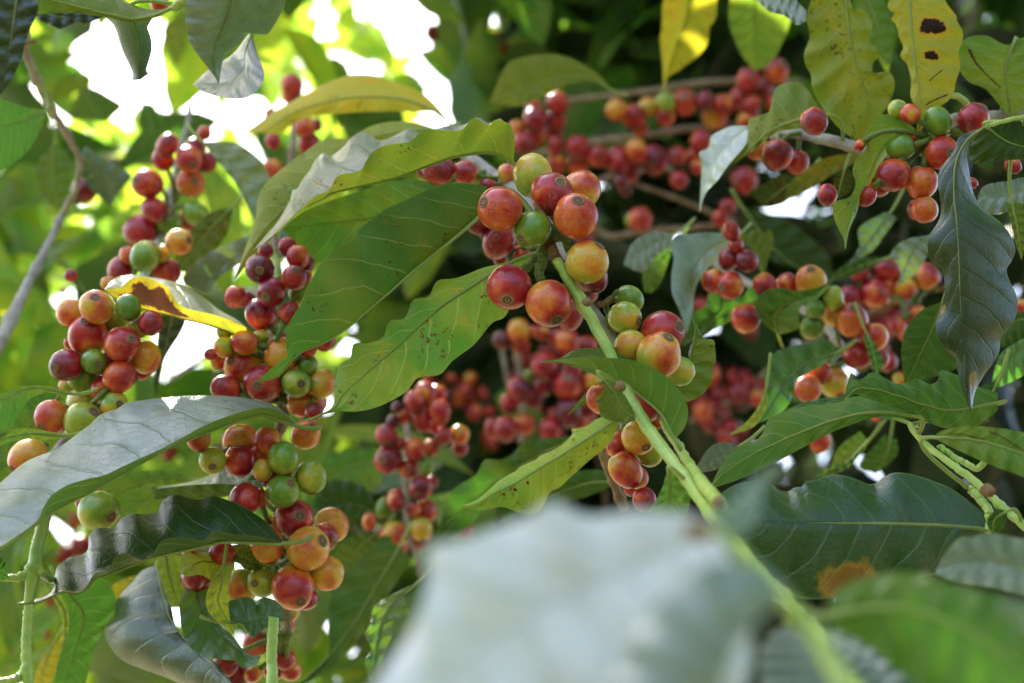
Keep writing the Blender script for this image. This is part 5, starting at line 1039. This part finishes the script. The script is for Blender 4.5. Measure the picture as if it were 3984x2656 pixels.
def foliage(name, label, n, region, depths, yel, lum, mat, size=(.07, .14), gaps=True, tilt=.8, seed=1, cat='foliage'):
    """a mass of real leaves, each a folded blade, scattered through a volume seen between the pixels of region"""
    R = np.random.RandomState(seed)
    V = []; Fc = []; U = []
    made = 0; tries = 0
    nt, ns = 9, 5
    t = np.linspace(0, 1, nt)
    prof = np.sin(np.pi * t ** .85) ** .8
    while made < n and tries < n * 40:
        tries += 1
        x = R.uniform(region[0], region[2]); y = R.uniform(region[1], region[3]); d = R.uniform(*depths)
        L = R.uniform(*size); Wd = L * R.uniform(.16, .24)
        up = np.array((0, 0, 1.0)) + R.normal(0, tilt, 3); up /= np.linalg.norm(up)
        dr = R.normal(0, 1, 3) + np.array((0, 0, -.6)); dr -= up * dr.dot(up) * .8; dr /= np.linalg.norm(dr)
        side = np.cross(up, dr); side /= np.linalg.norm(side); up = np.cross(dr, side)
        P0 = world_pt(x / .5904, y / .5904, d)
        bend = R.uniform(.05, .35) * L; fold = R.uniform(.1, .7); wph = R.uniform(0, 6.28)
        mid = P0 + np.outer(t - .5, dr * L) - np.outer((t - .4) ** 2, up) * bend * 2
        ok = not any(np.linalg.norm(np.cross(P0 - q, np.array(sdir))) < qr + .02 and (P0 - q).dot(np.array(sdir)) > 0 for q, qr in SUNNY)
        if gaps:
            for kq, q in ((0, mid[0]), (4, mid[4]), (8, mid[-1])):
                rel = q - CAM; z = rel.dot(FWD)
                if z < .2: ok = False; break
                px = (W / 2 + rel.dot(RGT) / z * FPX) * .5904; py = (H / 2 - rel.dot(UPV) / z * FPX) * .5904
                if in_gap(px, py, 12 if kq == 4 else 0): ok = False; break
        if not ok: continue
        o = len(V)
        for i in range(nt):
            for j in range(ns):
                s = (j / (ns - 1) * 2 - 1)
                w = Wd * prof[i] * (1 + .08 * math.sin(t[i] * 19 + wph + s))
                p = mid[i] + side * s * w + up * (abs(s) * w * fold + .04 * Wd * math.sin(t[i] * 16 + wph) * abs(s))
                V.append(p); U.append((s, t[i]))
        for i in range(nt - 1):
            for j in range(ns - 1):
                a = o + i * ns + j
                Fc.append((a, a + 1, a + ns + 1, a + ns))
        made += 1
    o = mesh_obj(name, V, Fc, [mat], None, U)
    # winding: blades face up
    o['kind'] = 'stuff'; o['label'] = label; o['category'] = cat
    o.color = (yel, lum, .25, 1)
    return o


# gaps kept in the added leaves so the sun reaches chosen spots
SUNNY = [(world_pt(x / .5904, y / .5904, d), r) for x, y, d, r in ((2130, 70, .53, .035), (2120, 190, .53, .02), (1600, 90, .73, .025), (1930, 80, .56, .022), (1740, 60, .73, .03), (740, 370, .51, .028), (1680, 330, .59, .035), (300, 1000, .47, .03), (160, 1480, .58, .03), (760, 200, .67, .04))]

# extra unseen leaves set along sun rays to shade chosen leaves
OVER = [world_pt(x / .5904, y / .5904, .49) + np.array(sdir) * k for x, y in ((800, 600), (740, 690), (880, 560), (950, 500), (900, 800), (1050, 720), (820, 880), (1150, 1100), (760, 640), (840, 540)) for k in (.72, .85)] + \
       [world_pt(x / .5904, y / .5904, .48) + np.array(sdir) * k for x, y in ((2220, 500), (2230, 650), (2240, 780), (2150, 900), (2060, 900), (2230, 920), (2200, 400)) for k in (.7, .82)]


def unseen_leaves(name, label, n, box, yel, lum, seed, ring=False, over=()):  # leaves out of view, added to block sun and sky light
    R = np.random.RandomState(seed); V = []; Fc = []; U = []; made = 0
    nt, ns = 7, 3; t = np.linspace(0, 1, nt); prof = np.sin(np.pi * t ** .85) ** .8
    for it in range(n * 6):
        if made >= n: break
        P0 = np.array([R.uniform(*box[0]), R.uniform(*box[1]), R.uniform(*box[2])])
        if it < len(over): P0 = over[it]
        rel = P0 - CAM; z = rel.dot(FWD)
        if ring:
            hd = math.hypot(rel[0], rel[1])
            if hd < .75 or (rel[1] > -.1 and abs(rel[0]) < .55 * rel[1] + 1.0): continue
        elif z > 0 and rel.dot(UPV) / z * FPX < H / 2 + 60 + 500 / max(z, .3): continue
        if not ring and P0[0] < .15 and P0[1] < .55: continue
        if it >= len(over) and any(np.linalg.norm(np.cross(P0 - q, np.array(sdir))) < qr for q, qr in SUNNY): continue
        L = R.uniform(.09, .15) * (1.5 if ring else 1); Wd = L * R.uniform(.18, .25)
        up = np.array((0, 0, 1.0)) + R.normal(0, .45, 3); up /= np.linalg.norm(up)
        dr = R.normal(0, 1, 3); dr -= up * dr.dot(up); dr /= np.linalg.norm(dr); side = np.cross(up, dr)
        mid = P0 + np.outer(t - .5, dr * L) - np.outer((t - .4) ** 2, up) * .3 * L
        o = len(V)
        for i in range(nt):
            for j in range(ns):
                s = j - 1; V.append(mid[i] + side * s * Wd * prof[i] + up * (abs(s) * Wd * prof[i] * .3)); U.append((s, t[i]))
        for i in range(nt - 1):
            for j in range(ns - 1):
                a = o + i * ns + j; Fc.append((a, a + ns, a + ns + 1, a + 1))
        made += 1
    o = mesh_obj(name, V, Fc, [M_LEAF_FAR], None, U)
    o['kind'] = 'stuff'; o['label'] = label; o['category'] = 'foliage'; o.color = (yel, lum, .25, 1)


unseen_leaves('unseen_canopy', 'unseen coffee leaves added overhead to keep the sun off', 520, ((-1.3, .2), (.1, 1.35), (1.9, 2.9)), .15, .9, 21, over=OVER)
unseen_leaves('unseen_canopy', 'denser unseen coffee leaves added overhead to shade the right side', 1900, ((-.5, 1.9), (-.5, 2.6), (1.9, 2.9)), .1, .8, 22)
unseen_leaves('unseen_leaf_ring', 'unseen coffee leaves added behind and beside the camera to darken reflections', 2600, ((-2.0, 2.0), (-2.0, 1.2), (.1, 2.0)), .05, .7, 23, True)  # added ring that darkens what the leaf tops reflect

foliage('sunlit_foliage', 'sunlit yellow-green coffee leaves out of focus against the sky at left', 560, (-150, -100, 1250, 1000), (1.0, 2.6), .28, 1.4, M_LEAF_SUNLIT, seed=3)  # sunlight strengthened in the leaf colour
foliage('distant_foliage', 'small far coffee leaves against the bright sky at upper left', 1300, (-150, -120, 1200, 1000), (2.2, 4.5), .32, 1.6, M_LEAF_SUNLIT, seed=13)  # sunlight strengthened in the leaf colour here too
foliage('shade_toned_foliage', 'coffee leaves coloured dark as if shaded, in front of the bright left background', 70, (-100, -60, 1150, 1000), (.95, 1.7), .08, .8, M_LEAF_SHADE, seed=33)  # low lightness stands in for shade
foliage('outer_foliage', 'coffee leaves continuing past the left side of the picture', 420, (-1500, -300, -100, 1800), (.9, 3.0), .25, 1.2, M_LEAF_FAR, gaps=False, seed=41)
foliage('inner_foliage', 'dark inner coffee leaves behind the hanging centre bunches', 420, (830, 560, 1500, 1650), (1.1, 2.2), .03, .4, M_LEAF_SHADE, gaps=False, seed=14)  # shade put into the colour
foliage('lower_foliage', 'blurred coffee leaves low down on the left behind the cherries', 420, (-200, 1000, 1150, 1750), (.85, 2.4), .25, 1.1, M_LEAF_FAR, gaps=False, seed=4)
foliage('shaded_foliage', 'shaded dark green coffee leaves behind the right half', 2500, (1060, -250, 2600, 1750), (1.05, 3.0), .03, .28, M_LEAF_SHADE, gaps=True, seed=5)  # shade deepened in the leaf colour
foliage('upper_foliage', 'mid-green coffee leaves out of focus along the top', 380, (1050, -200, 2300, 330), (1.05, 2.0), .15, 1.25, M_LEAF_FAR, gaps=True, seed=6)

for o in list(C.objects):
    if '_w' in o: del o['_w']
